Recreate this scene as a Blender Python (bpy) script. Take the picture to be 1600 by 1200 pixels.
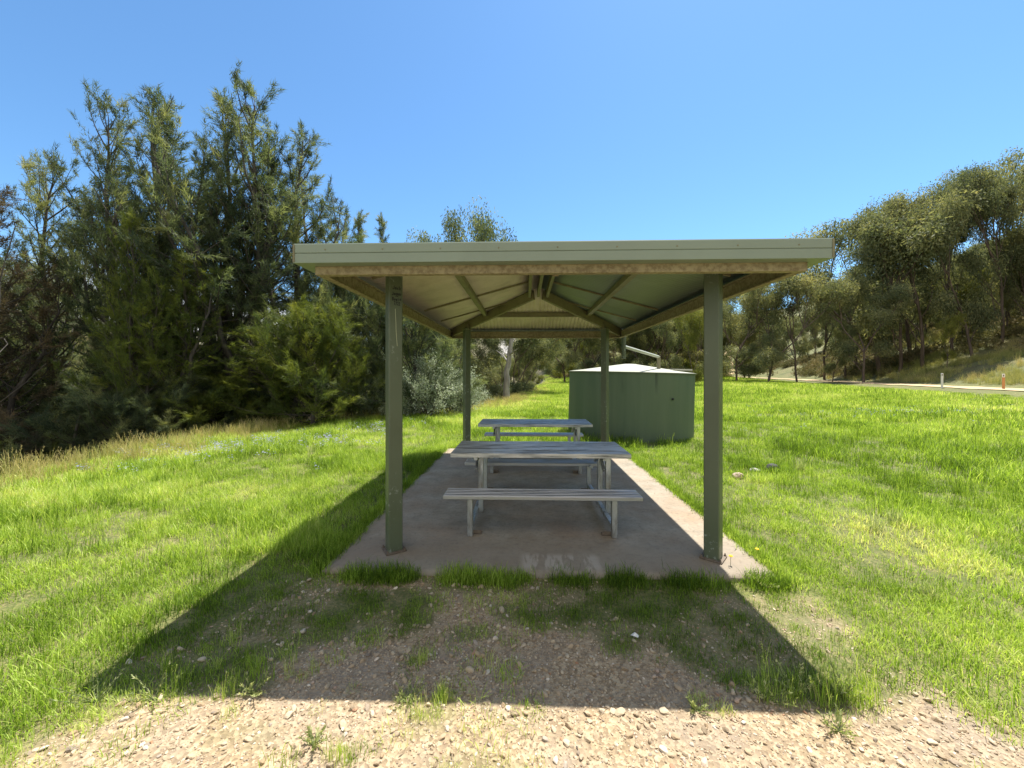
import bpy, math, random
import numpy as np
from math import radians as R, sin, cos, pi
from mathutils import Vector, Matrix
for o in list(bpy.data.objects): bpy.data.objects.remove(o)
S = bpy.context.scene
COL = S.collection
random.seed(7); RNG = np.random.default_rng(7)

# ------------------------------------------------------------------ camera, sky, sun, exposure
YAW = 1.81
CAM = np.array([0.0, 0.0, 1.65])
cd = bpy.data.cameras.new('camera'); cam = bpy.data.objects.new('camera', cd); COL.objects.link(cam)
cam.location = CAM; cam.rotation_euler = (R(90), 0, R(YAW))
cd.sensor_width = 36; cd.lens = 13.5; cd.shift_y = -17/1600; cd.clip_end = 3000; cd.clip_start = 0.05
S.camera = cam
SUN = Vector((0.61, 0.90, 2.6)).normalized()
ELEV = math.asin(SUN.z); AZ = math.atan2(SUN.x, SUN.y)
w = bpy.data.worlds.new('World'); S.world = w; w.use_nodes = True
wn = w.node_tree.nodes; wl = w.node_tree.links
sky = wn.new('ShaderNodeTexSky'); sky.sky_type = 'NISHITA'; sky.sun_disc = False
sky.sun_elevation = ELEV; sky.sun_rotation = AZ
sky.altitude = 300; sky.air_density = 1.0; sky.dust_density = 0.35; sky.ozone_density = 4.0
bg = wn['Background']; bg.inputs['Strength'].default_value = 0.108
tint = wn.new('ShaderNodeMix'); tint.data_type = 'RGBA'; tint.blend_type = 'MULTIPLY'; tint.inputs[0].default_value = 1
tint.inputs[7].default_value = (.69, .92, .99, 1); wl.new(sky.outputs[0], tint.inputs[6])
# a bank of white cloud low in the sky beyond the river
tcw = wn.new('ShaderNodeTexCoord'); spw = wn.new('ShaderNodeSeparateXYZ'); wl.new(tcw.outputs['Generated'], spw.inputs[0])
nzw = wn.new('ShaderNodeTexNoise'); nzw.inputs['Scale'].default_value = 5; nzw.inputs['Detail'].default_value = 7; wl.new(tcw.outputs['Generated'], nzw.inputs['Vector'])
def wmath(op, a, b=None):
    m = wn.new('ShaderNodeMath'); m.operation = op; m.use_clamp = op == 'MULTIPLY'
    for so, v in ((m.inputs[0], a), (m.inputs[1], b)):
        if v is None: continue
        if isinstance(v, (int, float)): so.default_value = v
        else: wl.new(v, so)
    return m.outputs[0]
def wrange(src, a, b_):
    m = wn.new('ShaderNodeMapRange'); m.interpolation_type = 'SMOOTHSTEP'; m.inputs[1].default_value = a; m.inputs[2].default_value = b_; wl.new(src, m.inputs[0]); return m.outputs[0]
band = wmath('MULTIPLY', wrange(spw.outputs[2], .26, .10), wrange(spw.outputs[0], -.30, -.48))
cl = wmath('MULTIPLY', band, wrange(wmath('ADD', nzw.outputs['Fac'], wmath('MULTIPLY', band, .25)), .50, .68))
cmx = wn.new('ShaderNodeMix'); cmx.data_type = 'RGBA'; wl.new(cl, cmx.inputs[0]); wl.new(tint.outputs[2], cmx.inputs[6]); cmx.inputs[7].default_value = (5.6, 5.7, 5.8, 1)
# broken white cloud added unseen behind the camera as neutral fill for the shade
nz2 = wn.new('ShaderNodeTexNoise'); nz2.inputs['Scale'].default_value = 2.6; nz2.inputs['Detail'].default_value = 8; wl.new(tcw.outputs['Generated'], nz2.inputs['Vector'])
back = wmath('MULTIPLY', wrange(spw.outputs[1], -.02, -.30), wrange(spw.outputs[2], .02, .12))
fill_cloud = wmath('MULTIPLY', back, wrange(nz2.outputs['Fac'], .38, .50))
cm2 = wn.new('ShaderNodeMix'); cm2.data_type = 'RGBA'; wl.new(fill_cloud, cm2.inputs[0]); wl.new(cmx.outputs[2], cm2.inputs[6]); cm2.inputs[7].default_value = (4.7, 4.45, 4.1, 1)
cmx = cm2
wl.new(cmx.outputs[2], bg.inputs['Color'])
ld = bpy.data.lights.new('sun', 'SUN'); ld.energy = 5.0; ld.angle = R(0.53); ld.color = (1.0, 0.955, 0.88)
sun = bpy.data.objects.new('sun', ld); COL.objects.link(sun)
sun.rotation_euler = (-SUN).to_track_quat('-Z', 'Y').to_euler(); sun.location = (6, 9, 26)
S.view_settings.view_transform = 'Standard'; S.view_settings.look = 'None'
S.view_settings.exposure = 1.06; S.view_settings.gamma = 1.0

# ------------------------------------------------------------------ helpers
def at(px, D, z=0.0):
    """a spot on the ground D metres out, in the direction of picture column px"""
    s, c = sin(R(YAW)), cos(R(YAW)); xc = (px-800)/600*D
    return (-s*D + c*xc, c*D + s*xc, z)

def tag(o, label=None, cat=None, group=None, kind=None):
    if label: o['label'] = label
    if cat: o['category'] = cat
    if group: o['group'] = group
    if kind: o['kind'] = kind
    return o
def empty(name, loc=(0,0,0), rz=0.0):
    o = bpy.data.objects.new(name, None); COL.objects.link(o)
    o.location = loc; o.rotation_euler = (0,0,rz); o.empty_display_size = .2
    return o
def npmesh(name, V, Fs, mat=None, smooth=False, attrs=None):
    V = np.asarray(V, dtype=np.float32).reshape(-1,3)
    me = bpy.data.meshes.new(name); me.vertices.add(len(V)); me.vertices.foreach_set('co', V.ravel())
    loops = []; starts = []; k = 0
    for F in Fs:
        F = np.asarray(F, dtype=np.int32)
        if F.size == 0: continue
        n, m = F.shape; loops.append(F.ravel()); starts.append(np.arange(n, dtype=np.int32)*m + k); k += n*m
    L = np.concatenate(loops); St = np.concatenate(starts)
    me.loops.add(len(L)); me.loops.foreach_set('vertex_index', L)
    me.polygons.add(len(St)); me.polygons.foreach_set('loop_start', St)
    if smooth: me.polygons.foreach_set('use_smooth', np.ones(len(St), dtype=bool))
    me.update(calc_edges=True)
    if attrs:
        for an, arr in attrs.items():
            a = me.attributes.new(an, 'FLOAT', 'POINT'); a.data.foreach_set('value', np.asarray(arr, dtype=np.float32))
    if mat: me.materials.append(mat)
    return me
def link(name, me, parent=None, loc=None):
    o = bpy.data.objects.new(name, me); COL.objects.link(o)
    if parent: o.parent = parent
    if loc is not None: o.location = loc
    return o
class MB:
    def __init__(s): s.v = []; s.f = []
    def box(s, c, d, rz=0.0, M=None):
        M = M or (Matrix.Translation(c) @ Matrix.Rotation(rz, 4, 'Z'))
        b = len(s.v)
        for z in (-.5,.5):
            for x, y in ((-.5,-.5),(.5,-.5),(.5,.5),(-.5,.5)):
                s.v.append(tuple(M @ Vector((x*d[0], y*d[1], z*d[2]))))
        for q in ((3,2,1,0),(4,5,6,7),(0,1,5,4),(1,2,6,5),(2,3,7,6),(3,0,4,7)): s.f.append([b+i for i in q])
        return s
    def beam(s, p, q, wd, h):
        """rectangular bar from p to q, wd wide (level), h deep, its top along p-q"""
        p = Vector(p); q = Vector(q); d = q-p; L = d.length; d.normalize()
        side = d.cross(Vector((0,0,1))).normalized(); up = side.cross(d)
        M = Matrix.Translation((p+q)/2 - up*h/2) @ Matrix((side, d, up)).transposed().to_4x4()
        return s.box(None, (wd, L, h), M=M)
    def lathe(s, prof, n=24, c=(0,0,0), M=None):
        M = M or Matrix.Translation(c); b = len(s.v)
        for r, z in prof:
            for i in range(n):
                a = 2*pi*i/n; s.v.append(tuple(M @ Vector((r*cos(a), r*sin(a), z))))
        for k in range(len(prof)-1):
            for i in range(n):
                j = (i+1) % n; s.f.append([b+k*n+i, b+k*n+j, b+(k+1)*n+j, b+(k+1)*n+i])
        s.f.append([b+i for i in range(n)][::-1]); s.f.append([b+(len(prof)-1)*n+i for i in range(n)])
        return s
    def tube(s, pts, rs, n=12):
        V, F = tube_arrays([np.array(p) for p in pts], rs if hasattr(rs,'__len__') else [rs]*len(pts), n)
        b = len(s.v); s.v += [tuple(v) for v in V]; s.f += [[b+i for i in f] for f in F]
        s.f.append([b+i for i in range(n)][::-1]); s.f.append([b+len(V)-n+i for i in range(n)])
        return s
    def build(s, name, mat, parent=None, bevel=0.0, smooth=False, loc=None):
        me = bpy.data.meshes.new(name); me.from_pydata(s.v, [], s.f); me.update(); me.materials.append(mat)
        if smooth:
            for p in me.polygons: p.use_smooth = True
        o = link(name, me, parent, loc)
        if bevel:
            m = o.modifiers.new('bevel', 'BEVEL'); m.width = bevel; m.segments = 2; m.limit_method = 'ANGLE'
        if smooth:
            try: me.set_sharp_from_angle(angle=R(40))
            except Exception: pass
        return o
def tube_arrays(pts, rs, n=6):
    pts = np.asarray(pts, float); m = len(pts); V = []
    T = np.gradient(pts, axis=0); T /= np.linalg.norm(T, axis=1)[:,None] + 1e-9
    u = np.cross(T[0], (0.31,0.17,0.93)); 
    if np.linalg.norm(u) < 1e-3: u = np.cross(T[0], (1,0,0))
    a = np.arange(n)*2*pi/n
    for i in range(m):
        u = u - T[i]*np.dot(u, T[i]); u /= np.linalg.norm(u)+1e-9; v = np.cross(T[i], u)
        V.append(pts[i] + rs[i]*(np.cos(a)[:,None]*u + np.sin(a)[:,None]*v))
    V = np.concatenate(V); F = []
    for i in range(m-1):
        for k in range(n):
            j = (k+1) % n; F.append((i*n+k, i*n+j, (i+1)*n+j, (i+1)*n+k))
    return V, np.array(F)
def ring(prof, x0, x1, y0, y1):
    """closed profile (outward offset, z) swept with mitred corners round a rectangle"""
    V = []; F = []; n = len(prof)
    for (o_, z) in prof:
        V += [(x0-o_, y0-o_, z), (x1+o_, y0-o_, z), (x1+o_, y1+o_, z), (x0-o_, y1+o_, z)]
    for i in range(n):
        j = (i+1) % n
        for k in range(4):
            l = (k+1) % 4; F.append([i*4+k, i*4+l, j*4+l, j*4+k])
    b = MB(); b.v = V; b.f = F; return b

# 2-D value noise shared by terrain, planting and ground tints
_T = np.random.default_rng(3).random((256,256))
def noise(x, y, s=1.0):
    x = np.asarray(x, float)/s + 57.3; y = np.asarray(y, float)/s + 91.7
    xi = np.floor(x).astype(int); yi = np.floor(y).astype(int); fx = x-xi; fy = y-yi
    fx = fx*fx*(3-2*fx); fy = fy*fy*(3-2*fy); g = lambda a, b: _T[a % 256, b % 256]
    return (g(xi,yi)*(1-fx)+g(xi+1,yi)*fx)*(1-fy) + (g(xi,yi+1)*(1-fx)+g(xi+1,yi+1)*fx)*fy
def fbm(x, y, s=1.0): return (noise(x,y,s)+.5*noise(x,y,s/2.1)+.25*noise(x,y,s/4.3))/1.75
def sst(a, b, x): t = np.clip((x-a)/(b-a), 0, 1); return t*t*(3-2*t)

# ------------------------------------------------------------------ materials
def nodemat(name):
    m = bpy.data.materials.new(name); m.use_nodes = True
    nt = m.node_tree; return m, nt.nodes, nt.links, nt.nodes['Principled BSDF']
def ramp(N, L, src, stops):
    r = N.new('ShaderNodeValToRGB'); e = r.color_ramp.elements
    while len(e) < len(stops): e.new(0.5)
    for i, (p, c) in enumerate(stops): e[i].position = p; e[i].color = (*c, 1) if len(c) == 3 else c
    L.new(src, r.inputs[0]); return r.outputs[0]
def ntex(N, L, scale, detail=6, rough=.6, coords='Object', vec=None, stretch=None):
    t = N.new('ShaderNodeTexNoise'); t.inputs['Scale'].default_value = scale; t.inputs['Detail'].default_value = detail
    t.inputs['Roughness'].default_value = rough
    c = N.new('ShaderNodeTexCoord'); src = c.outputs[coords]
    if stretch:
        mp = N.new('ShaderNodeMapping'); mp.inputs['Scale'].default_value = stretch; L.new(src, mp.inputs[0]); src = mp.outputs[0]
    L.new(src, t.inputs['Vector']); return t.outputs['Fac']
def mix(N, L, f, a, b, mode='MIX'):
    m = N.new('ShaderNodeMix'); m.data_type = 'RGBA'; m.blend_type = mode
    for s, v in ((m.inputs[0], f), (m.inputs[6], a), (m.inputs[7], b)):
        if isinstance(v, (int, float)): s.default_value = v
        elif isinstance(v, tuple): s.default_value = (*v, 1)
        else: L.new(v, s)
    return m.outputs[2]
def bump(N, L, bs, h, strength=.3, dist=.01):
    b = N.new('ShaderNodeBump'); b.inputs['Strength'].default_value = strength; b.inputs['Distance'].default_value = dist
    L.new(h, b.inputs['Height']); L.new(b.outputs[0], bs.inputs['Normal'])
def mathn(N, L, op, a, b=None, clamp=False):
    m = N.new('ShaderNodeMath'); m.operation = op; m.use_clamp = clamp
    for s, v in ((m.inputs[0], a), (m.inputs[1], b)):
        if v is None: continue
        if isinstance(v, (int, float)): s.default_value = v
        else: L.new(v, s)
    return m.outputs[0]

def paint(name, base, dirt, rough=.5, dscale=3.0, dlo=.5, dhi=.75, chips=None, stretch=None, metal=0.0):
    m, N, L, b = nodemat(name)
    n = ntex(N, L, dscale, 8, .65, stretch=stretch)
    c = ramp(N, L, n, [(dlo, base), (dhi, dirt)])
    n2 = ntex(N, L, 0.9, 3)
    c = mix(N, L, .35, c, ramp(N, L, n2, [(.3, tuple(v*.75 for v in base)), (.7, tuple(min(1,v*1.2) for v in base))]))
    if chips:
        n3 = ntex(N, L, 26, 6, .7)
        m3 = ntex(N, L, 2.2, 2)
        f = mathn(N, L, 'MULTIPLY', ramp(N, L, n3, [(.57, (0,0,0)), (.61, (1,1,1))]), ramp(N, L, m3, [(.50,(0,0,0)),(.60,(1,1,1))]))
        c = mix(N, L, f, c, chips)
    L.new(c, b.inputs['Base Color']); b.inputs['Roughness'].default_value = rough; b.inputs['Metallic'].default_value = metal
    bump(N, L, b, ntex(N, L, 40, 5), .12, .004)
    return m
M = {}
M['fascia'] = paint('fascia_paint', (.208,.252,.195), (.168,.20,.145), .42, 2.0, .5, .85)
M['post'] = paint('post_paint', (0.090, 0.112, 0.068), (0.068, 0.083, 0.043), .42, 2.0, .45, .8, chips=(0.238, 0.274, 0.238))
M['frame'] = paint('frame_paint', (.235,.205,.11), (.085,.06,.03), .7, 5.0, .40, .62, stretch=(1,1,1.5))
M['dusty'] = paint('dusty_beam', (.33,.28,.17), (.14,.10,.05), .85, 26.0, .42, .60)
M['rafter'] = paint('rafter_paint', (0.216, 0.200, 0.112), (0.120, 0.096, 0.048), .6, 4.0, .42, .7)
M['soffit'] = paint('roof_underside', (.68,.60,.48), (.44,.375,.27), .65, 2.5, .45, .75, stretch=(1,1,1))
def tank_mat():
    m, N, L, b = nodemat('tank_paint')
    st = ntex(N, L, 3.0, 6, .7, stretch=(1,1,.08))
    c = ramp(N, L, st, [(.35, (.075,.115,.07)), (.62, (.10,.14,.088)), (.75, (.068,.092,.055))])
    n2 = ntex(N, L, .8, 4)
    c = mix(N, L, ramp(N, L, n2, [(.4,(0,0,0)),(.75,(.5,.5,.5))]), c, (.11,.14,.08))
    # dark runs below the rim
    tc = N.new('ShaderNodeTexCoord'); sp = N.new('ShaderNodeSeparateXYZ'); L.new(tc.outputs['Object'], sp.inputs[0])
    f = ramp(N, L, ntex(N, L, 4.5, 4, .6, stretch=(1,1,.05)), [(.62,(0,0,0)),(.70,(1,1,1))])
    top = ramp(N, L, mathn(N, L, 'ADD', mathn(N, L, 'MULTIPLY', sp.outputs[2], 1.0), mathn(N, L, 'MULTIPLY', ntex(N, L, 6, 3), .5)), [(.0,(0,0,0)),(1,(1,1,1))])
    g = N.new('ShaderNodeMapRange'); g.inputs[1].default_value = 1.1; g.inputs[2].default_value = 1.6; L.new(sp.outputs[2], g.inputs[0])
    c = mix(N, L, mathn(N, L, 'MULTIPLY', f, g.outputs[0]), c, (.035,.05,.035))
    L.new(c, b.inputs['Base Color']); b.inputs['Roughness'].default_value = .62
    bump(N, L, b, ntex(N, L, 14, 6), .15, .01)
    return m
M['tank'] = tank_mat()
M['tanktop'] = paint('tank_roof', (.34,.34,.27), (.20,.20,.15), .75, 4.0, .45, .75)
M['pipe'] = paint('pvc_pipe', (.42,.44,.36), (.28,.29,.22), .5, 4.0, .5, .8)
def metal_mat(name, a, d, rough=.34, stretch=(.35,4,4), amt=1.0):
    m, N, L, b = nodemat(name)
    n = ntex(N, L, 4.5, 8, .68, stretch=stretch)
    L.new(ramp(N, L, n, [(.46, a), (.56, tuple(.5*(x+y) for x, y in zip(a, d))), (.66, d)]), b.inputs['Base Color'])
    L.new(ramp(N, L, n, [(.4, (rough,)*3), (.75, (min(1,rough+.3),)*3)]), b.inputs['Roughness'])
    b.inputs['Metallic'].default_value = .88
    bump(N, L, b, ntex(N, L, 60, 4, stretch=(.1,3,3)), .10, .002)
    return m
M['alu'] = metal_mat('weathered_aluminium', (.50,.525,.56), (.11,.105,.095), .30)
M['rib'] = metal_mat('seat_rib', (.50,.52,.56), (.34,.34,.33), .3)
M['pan'] = metal_mat('groove_shade_seat_pan', (.10,.10,.11), (.05,.045,.04), .6)  # dark colour puts shade into the grooves between the seat ribs
M['aluleg'] = metal_mat('aluminium_leg', (.52,.54,.55), (.26,.25,.23), .4, (3,3,.8))
M['rust'] = paint('rusty_bracket', (.15,.12,.09), (.09,.06,.04), .8, 20, .45, .65)
M['ink'] = paint('black_marker', (.012,.012,.015), (.02,.02,.02), .6)
M['scratch'] = paint('scratched_paint', (.42,.44,.30), (.36,.38,.25), .7)
M['white'] = paint('white_plastic', (.74,.73,.68), (.55,.52,.45), .5, 9)
M['rustpost'] = paint('orange_stained_post', (.50,.23,.08), (.30,.12,.04), .7, 9)
M['red'] = paint('dark_reflector', (.05,.02,.02), (.03,.02,.02), .3)

def concrete_mat():
    m, N, L, b = nodemat('concrete')
    big = ntex(N, L, .7, 6, .6); fine = ntex(N, L, 22, 8, .75); med = ntex(N, L, 3.5, 8, .7)
    c = ramp(N, L, med, [(.30, (.205,.178,.132)), (.5, (.29,.262,.205)), (.72, (.375,.345,.275))])
    c = mix(N, L, ramp(N, L, big, [(.42,(0,0,0)),(.68,(.75,.75,.75))]), c, (.30,.205,.125))
    c = mix(N, L, ramp(N, L, fine, [(.50,(0,0,0)),(.70,(.6,.6,.6))]), c, (.11,.09,.07))
    # greyer worn front edge and pale dried splashes with dark lines between them
    tc = N.new('ShaderNodeTexCoord'); sp = N.new('ShaderNodeSeparateXYZ'); L.new(tc.outputs['Object'], sp.inputs[0])
    def win(s, a, b_, soft):
        u = N.new('ShaderNodeMapRange'); u.interpolation_type = 'SMOOTHSTEP'; u.inputs[1].default_value = a; u.inputs[2].default_value = a+soft; L.new(s, u.inputs[0])
        v = N.new('ShaderNodeMapRange'); v.interpolation_type = 'SMOOTHSTEP'; v.inputs[1].default_value = b_-soft; v.inputs[2].default_value = b_; v.inputs[3].default_value = 1; v.inputs[4].default_value = 0; L.new(s, v.inputs[0])
        return mathn(N, L, 'MULTIPLY', u.outputs[0], v.outputs[0])
    edge = win(sp.outputs[1], 2.6, 4.0, .5)
    c = mix(N, L, mathn(N, L, 'MULTIPLY', edge, .55), c, (.20,.17,.13))
    fs = ntex(N, L, 9, 5, .6, stretch=(1,.22,1))
    area = mathn(N, L, 'MULTIPLY', win(sp.outputs[0], -.06, .70, .08), win(sp.outputs[1], 3.17, 3.56, .12))
    s_ = mathn(N, L, 'MULTIPLY', area, ramp(N, L, fs, [(.46,(0,0,0)),(.52,(1,1,1))]))
    c = mix(N, L, mathn(N, L, 'MULTIPLY', s_, .42), c, (.50,.46,.40))
    L.new(c, b.inputs['Base Color']); b.inputs['Roughness'].default_value = .88
    bump(N, L, b, fine, .25, .006)
    return m
M['concrete'] = concrete_mat()

def ground_mat():
    m, N, L, b = nodemat('earth')
    def attr(n):
        a = N.new('ShaderNodeAttribute'); a.attribute_name = n; return a.outputs['Fac']
    g1 = ntex(N, L, .35, 8, .65); g2 = ntex(N, L, 7, 8, .75)
    grass = ramp(N, L, g1, [(.30, (.055,.07,.012)), (.5, (.10,.12,.018)), (.68, (.20,.19,.06))])
    grass = mix(N, L, ramp(N, L, g2, [(.38,(0,0,0)),(.62,(.85,.85,.85))]), grass, (.24,.195,.09))
    grass = mix(N, L, ramp(N, L, ntex(N, L, 38, 6, .8), [(.42,(0,0,0)),(.58,(.8,.8,.8))]), grass, (.05,.075,.012))
    vor = N.new('ShaderNodeTexVoronoi'); vor.inputs['Scale'].default_value = 55
    tc = N.new('ShaderNodeTexCoord'); L.new(tc.outputs['Object'], vor.inputs['Vector'])
    grav = ramp(N, L, ntex(N, L, 30, 8, .8), [(.3, (.15,.105,.06)), (.5, (.33,.24,.135)), (.7, (.50,.385,.24))])
    grav = mix(N, L, .55, grav, ramp(N, L, vor.outputs['Color'], [(.25, (.15,.105,.06)), (.5, (.32,.24,.14)), (.75, (.50,.395,.255))]))
    damp = ramp(N, L, ntex(N, L, 1.7, 6, .7), [(.42,(0,0,0)),(.66,(.7,.7,.7))])
    grav = mix(N, L, damp, grav, (.25,.20,.15))
    hill = ramp(N, L, ntex(N, L, .22, 9, .75), [(.33, (.07,.085,.025)), (.46, (.15,.165,.045)), (.56, (.21,.19,.07)), (.68, (.13,.10,.05))])
    hill = mix(N, L, ramp(N, L, ntex(N, L, 6, 8, .85), [(.42,(0,0,0)),(.58,(.8,.8,.8))]), hill, (.045,.045,.018))
    bankc = ramp(N, L, ntex(N, L, .9, 8, .8), [(.35, (.07,.065,.03)), (.6, (.14,.12,.06)), (.8, (.3,.28,.24))])
    stone = ramp(N, L, ntex(N, L, 2.5, 8, .8), [(.35, (.14,.13,.11)), (.6, (.40,.38,.35))])
    c = mix(N, L, attr('gravel'), grass, grav)
    c = mix(N, L, attr('hill'), c, hill)
    c = mix(N, L, attr('bank'), c, bankc)
    c = mix(N, L, attr('stones'), c, stone)
    L.new(c, b.inputs['Base Color']); b.inputs['Roughness'].default_value = .95
    bump(N, L, b, vor.outputs['Distance'], .5, .012)
    return m
M['earth'] = ground_mat()
def road_mat():
    m, N, L, b = nodemat('dirt_road')
    c = ramp(N, L, ntex(N, L, 1.5, 8, .7), [(.3, (.42,.30,.155)), (.7, (.56,.43,.25))])
    L.new(c, b.inputs['Base Color']); b.inputs['Roughness'].default_value = .95
    bump(N, L, b, ntex(N, L, 20, 6), .3, .01); return m
M['road'] = road_mat()
def stone_mat(name, stops):
    m, N, L, b = nodemat(name)
    oi = N.new('ShaderNodeObjectInfo')
    c = ramp(N, L, oi.outputs['Random'], stops)
    c = mix(N, L, .35, c, ramp(N, L, ntex(N, L, 14, 5), [(.3,(.25,.2,.15)),(.7,(.75,.68,.58))]), 'OVERLAY')
    L.new(c, b.inputs['Base Color']); b.inputs['Roughness'].default_value = .85; return m
M['stone'] = stone_mat('gravel_stone', [(0,(.20,.155,.10)),(.2,(.37,.295,.20)),(.4,(.48,.41,.30)),(.55,(.31,.225,.135)),(.7,(.41,.33,.225)),(.85,(.19,.155,.125)),(.94,(.60,.55,.46)),(1,(.33,.18,.10))])
def water_mat():
    m, N, L, b = nodemat('river_water')
    b.inputs['Base Color'].default_value = (.10,.12,.10,1); b.inputs['Roughness'].default_value = .08; b.inputs['IOR'].default_value = 1.33
    bump(N, L, b, ntex(N, L, 3, 5), .5, .05); return m
M['water'] = water_mat()
def bark_mat(name, a, c_, sc=9):
    m, N, L, b = nodemat(name)
    n = ntex(N, L, sc, 7, .7, stretch=(1,1,.22))
    L.new(ramp(N, L, n, [(.35, a), (.68, c_)]), b.inputs['Base Color']); b.inputs['Roughness'].default_value = .9
    bump(N, L, b, n, .8, .03); return m
M['bark_dark'] = bark_mat('she_oak_bark', (.035,.028,.022), (.11,.095,.08))
M['bark_gum'] = bark_mat('gum_bark', (.06,.042,.03), (.17,.125,.095), 5)
M['bark_pale'] = bark_mat('pale_dead_wood', (.17,.15,.14), (.42,.39,.36), 5)
def leaf_mat(name, stops, trans=.45, inst=False, rough=.55, tcol=(1.12,1.12,.6), vary=.3):
    m, N, L, b = nodemat(name)
    a = N.new('ShaderNodeAttribute'); a.attribute_name = 'tint'
    v = a.outputs['Fac']
    if inst:
        a2 = N.new('ShaderNodeAttribute'); a2.attribute_type = 'INSTANCER'; a2.attribute_name = 'ptint'
        v = mathn(N, L, 'ADD', mathn(N, L, 'MULTIPLY', v, .45), mathn(N, L, 'MULTIPLY', a2.outputs['Fac'], .55))
    else:
        oi = N.new('ShaderNodeObjectInfo')
        v = mathn(N, L, 'ADD', v, mathn(N, L, 'MULTIPLY', mathn(N, L, 'SUBTRACT', oi.outputs['Random'], .5), vary))
    c = ramp(N, L, v, stops)
    L.new(c, b.inputs['Base Color']); b.inputs['Roughness'].default_value = rough
    b.inputs['Specular IOR Level'].default_value = .2
    t = N.new('ShaderNodeBsdfTranslucent'); L.new(mix(N, L, 1.0, c, tcol, 'MULTIPLY'), t.inputs[0])
    ms = N.new('ShaderNodeMixShader'); ms.inputs[0].default_value = trans
    L.new(b.outputs[0], ms.inputs[1]); L.new(t.outputs[0], ms.inputs[2])
    L.new(ms.outputs[0], N['Material Output'].inputs[0]); return m
M['grass'] = leaf_mat('grass_blade', [(0,(.028,.065,.012)),(.28,(.13,.22,.022)),(.48,(.30,.44,.05)),(.70,(.53,.64,.15)),(1,(.74,.66,.36))], .5, True, .5)
M['drygrass'] = leaf_mat('dry_grass', [(0,(.22,.28,.07)),(.4,(.42,.41,.14)),(.7,(.58,.49,.23)),(1,(.64,.50,.34))], .4, True, .7, (1.1,1,.7))
M['weed'] = leaf_mat('weed_leaf', [(0,(.20,.25,.10)),(.6,(.40,.45,.20)),(1,(.62,.60,.36))], .5, False)
M['sheoak'] = leaf_mat('she_oak_needles', [(0,(.045,.066,.040)),(.35,(.11,.142,.082)),(.65,(.205,.235,.115)),(1,(.36,.355,.155))], .48, False)
M['sheoak_bright'] = leaf_mat('she_oak_yellowish_needles', [(0,(.07,.10,.03)),(.5,(.17,.205,.04)),(1,(.30,.31,.06))], .42, False)  # yellower, brighter needle colour of some she-oaks and bushes
M['sheoak_rust'] = leaf_mat('she_oak_rusty_needles', [(0,(.06,.06,.04)),(.5,(.13,.10,.065)),(1,(.23,.17,.10))], .38, False)
M['gum'] = leaf_mat('gum_leaf', [(0,(.09,.115,.065)),(.4,(.175,.20,.11)),(.75,(.27,.275,.14)),(1,(.38,.36,.18))], .45, False, .7, (1.15,1.1,.6), .35)
M['gumyellow'] = leaf_mat('yellow_gum_leaf', [(0,(.10,.12,.03)),(.5,(.20,.21,.045)),(1,(.31,.30,.07))], .42, False)
M['silver'] = leaf_mat('silver_leaf', [(0,(.16,.20,.12)),(.5,(.36,.41,.28)),(1,(.62,.66,.52))], .3, False, .5, (1,1,.8))
M['litter'] = leaf_mat('fallen_leaf', [(0,(.10,.07,.04)),(.5,(.25,.19,.12)),(1,(.50,.44,.34))], .1, True, .7)
M['flower'] = leaf_mat('lilac_petal', [(0,(.36,.38,.58)),(.6,(.50,.52,.70)),(1,(.68,.68,.82))], .3, True, .6, (1,1,1))
M['yellow'] = leaf_mat('yellow_petal', [(0,(.75,.55,.03)),(1,(.85,.68,.05))], .2, False)

# ------------------------------------------------------------------ terrain
XE = ([-20,12.5,14.5,16,19,24,45,80,120,300], [-8.6,-8.4,-6.6,-4.3,-2.1,-.8,2.3,6,8,10])
XR = ([-30,0,22,27,42,72,100,150,300], [23,26,29.2,31,36,47.5,56,78,160])
def xe(y): return np.interp(y, *XE)
def xr(y): return np.interp(y, *XR)
def height(x, y):
    x = np.asarray(x, float); y = np.asarray(y, float)
    z = -.045 + .50*sst(0, 1, (x-3.5)/(xr(y)-2.5-3.5))
    r = x - xr(y) - 2.0
    z = z + np.where(r > 0, .40*np.minimum(r,7) + .34*np.clip(r-7,0,90) + .1*np.clip(r-97,0,200), 0)
    z = z + .15*(1-sst(2.1,3.2,np.abs(x-xr(y))))
    z = z + np.where(r > 1, (fbm(x,y,9)-.5)*np.clip(r,0,8)*.22, 0)
    s = xe(y) - x
    z = z - 3.25*sst(0, 7.0, s) - .10*sst(-4, 0, s) + .9*sst(13, 17, s) + np.where(s > 20, .16*np.clip(s-20,0,160), 0)
    z = z + .26*np.clip(y-125,0,120)*sst(-40,0,x+20) + .08*np.clip(y-60,0,60)*sst(0,20,x-xe(y))*(1-sst(-30,0,x-xr(y)))*.35
    d = np.hypot(x-.2, y-5.5)
    z = z + (fbm(x,y,2.3)-.5)*.10*sst(3.5,8,d) + (fbm(x,y,.35)-.5)*.016*(1-sst(14,20,d))
    return z
def gravel(x, y):
    x = np.asarray(x, float); y = np.asarray(y, float)
    n = (fbm(x,y,.55)-.5)*1.1
    left = sst(-.25, .25, x + 1.95 + n*.8 - .25*np.clip(y-2.4,0,1) + .5*np.clip(2.15-y,0,1))
    right = sst(-.3, .3, (2.15 - .15*(y-2)) - x + n + .55*np.clip(2.2-y,0,2))
    front = sst(-.12, .12, 3.12 - y + n*.25)
    g = left*right*front
    for (cx, cy, rx, ry, k) in PATCH:
        q = ((x-cx)/rx)**2 + ((y-cy)/ry)**2
        g = g*(1 - k*(1-sst(.35, 1.25, q + n*.9)))
    return g
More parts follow.
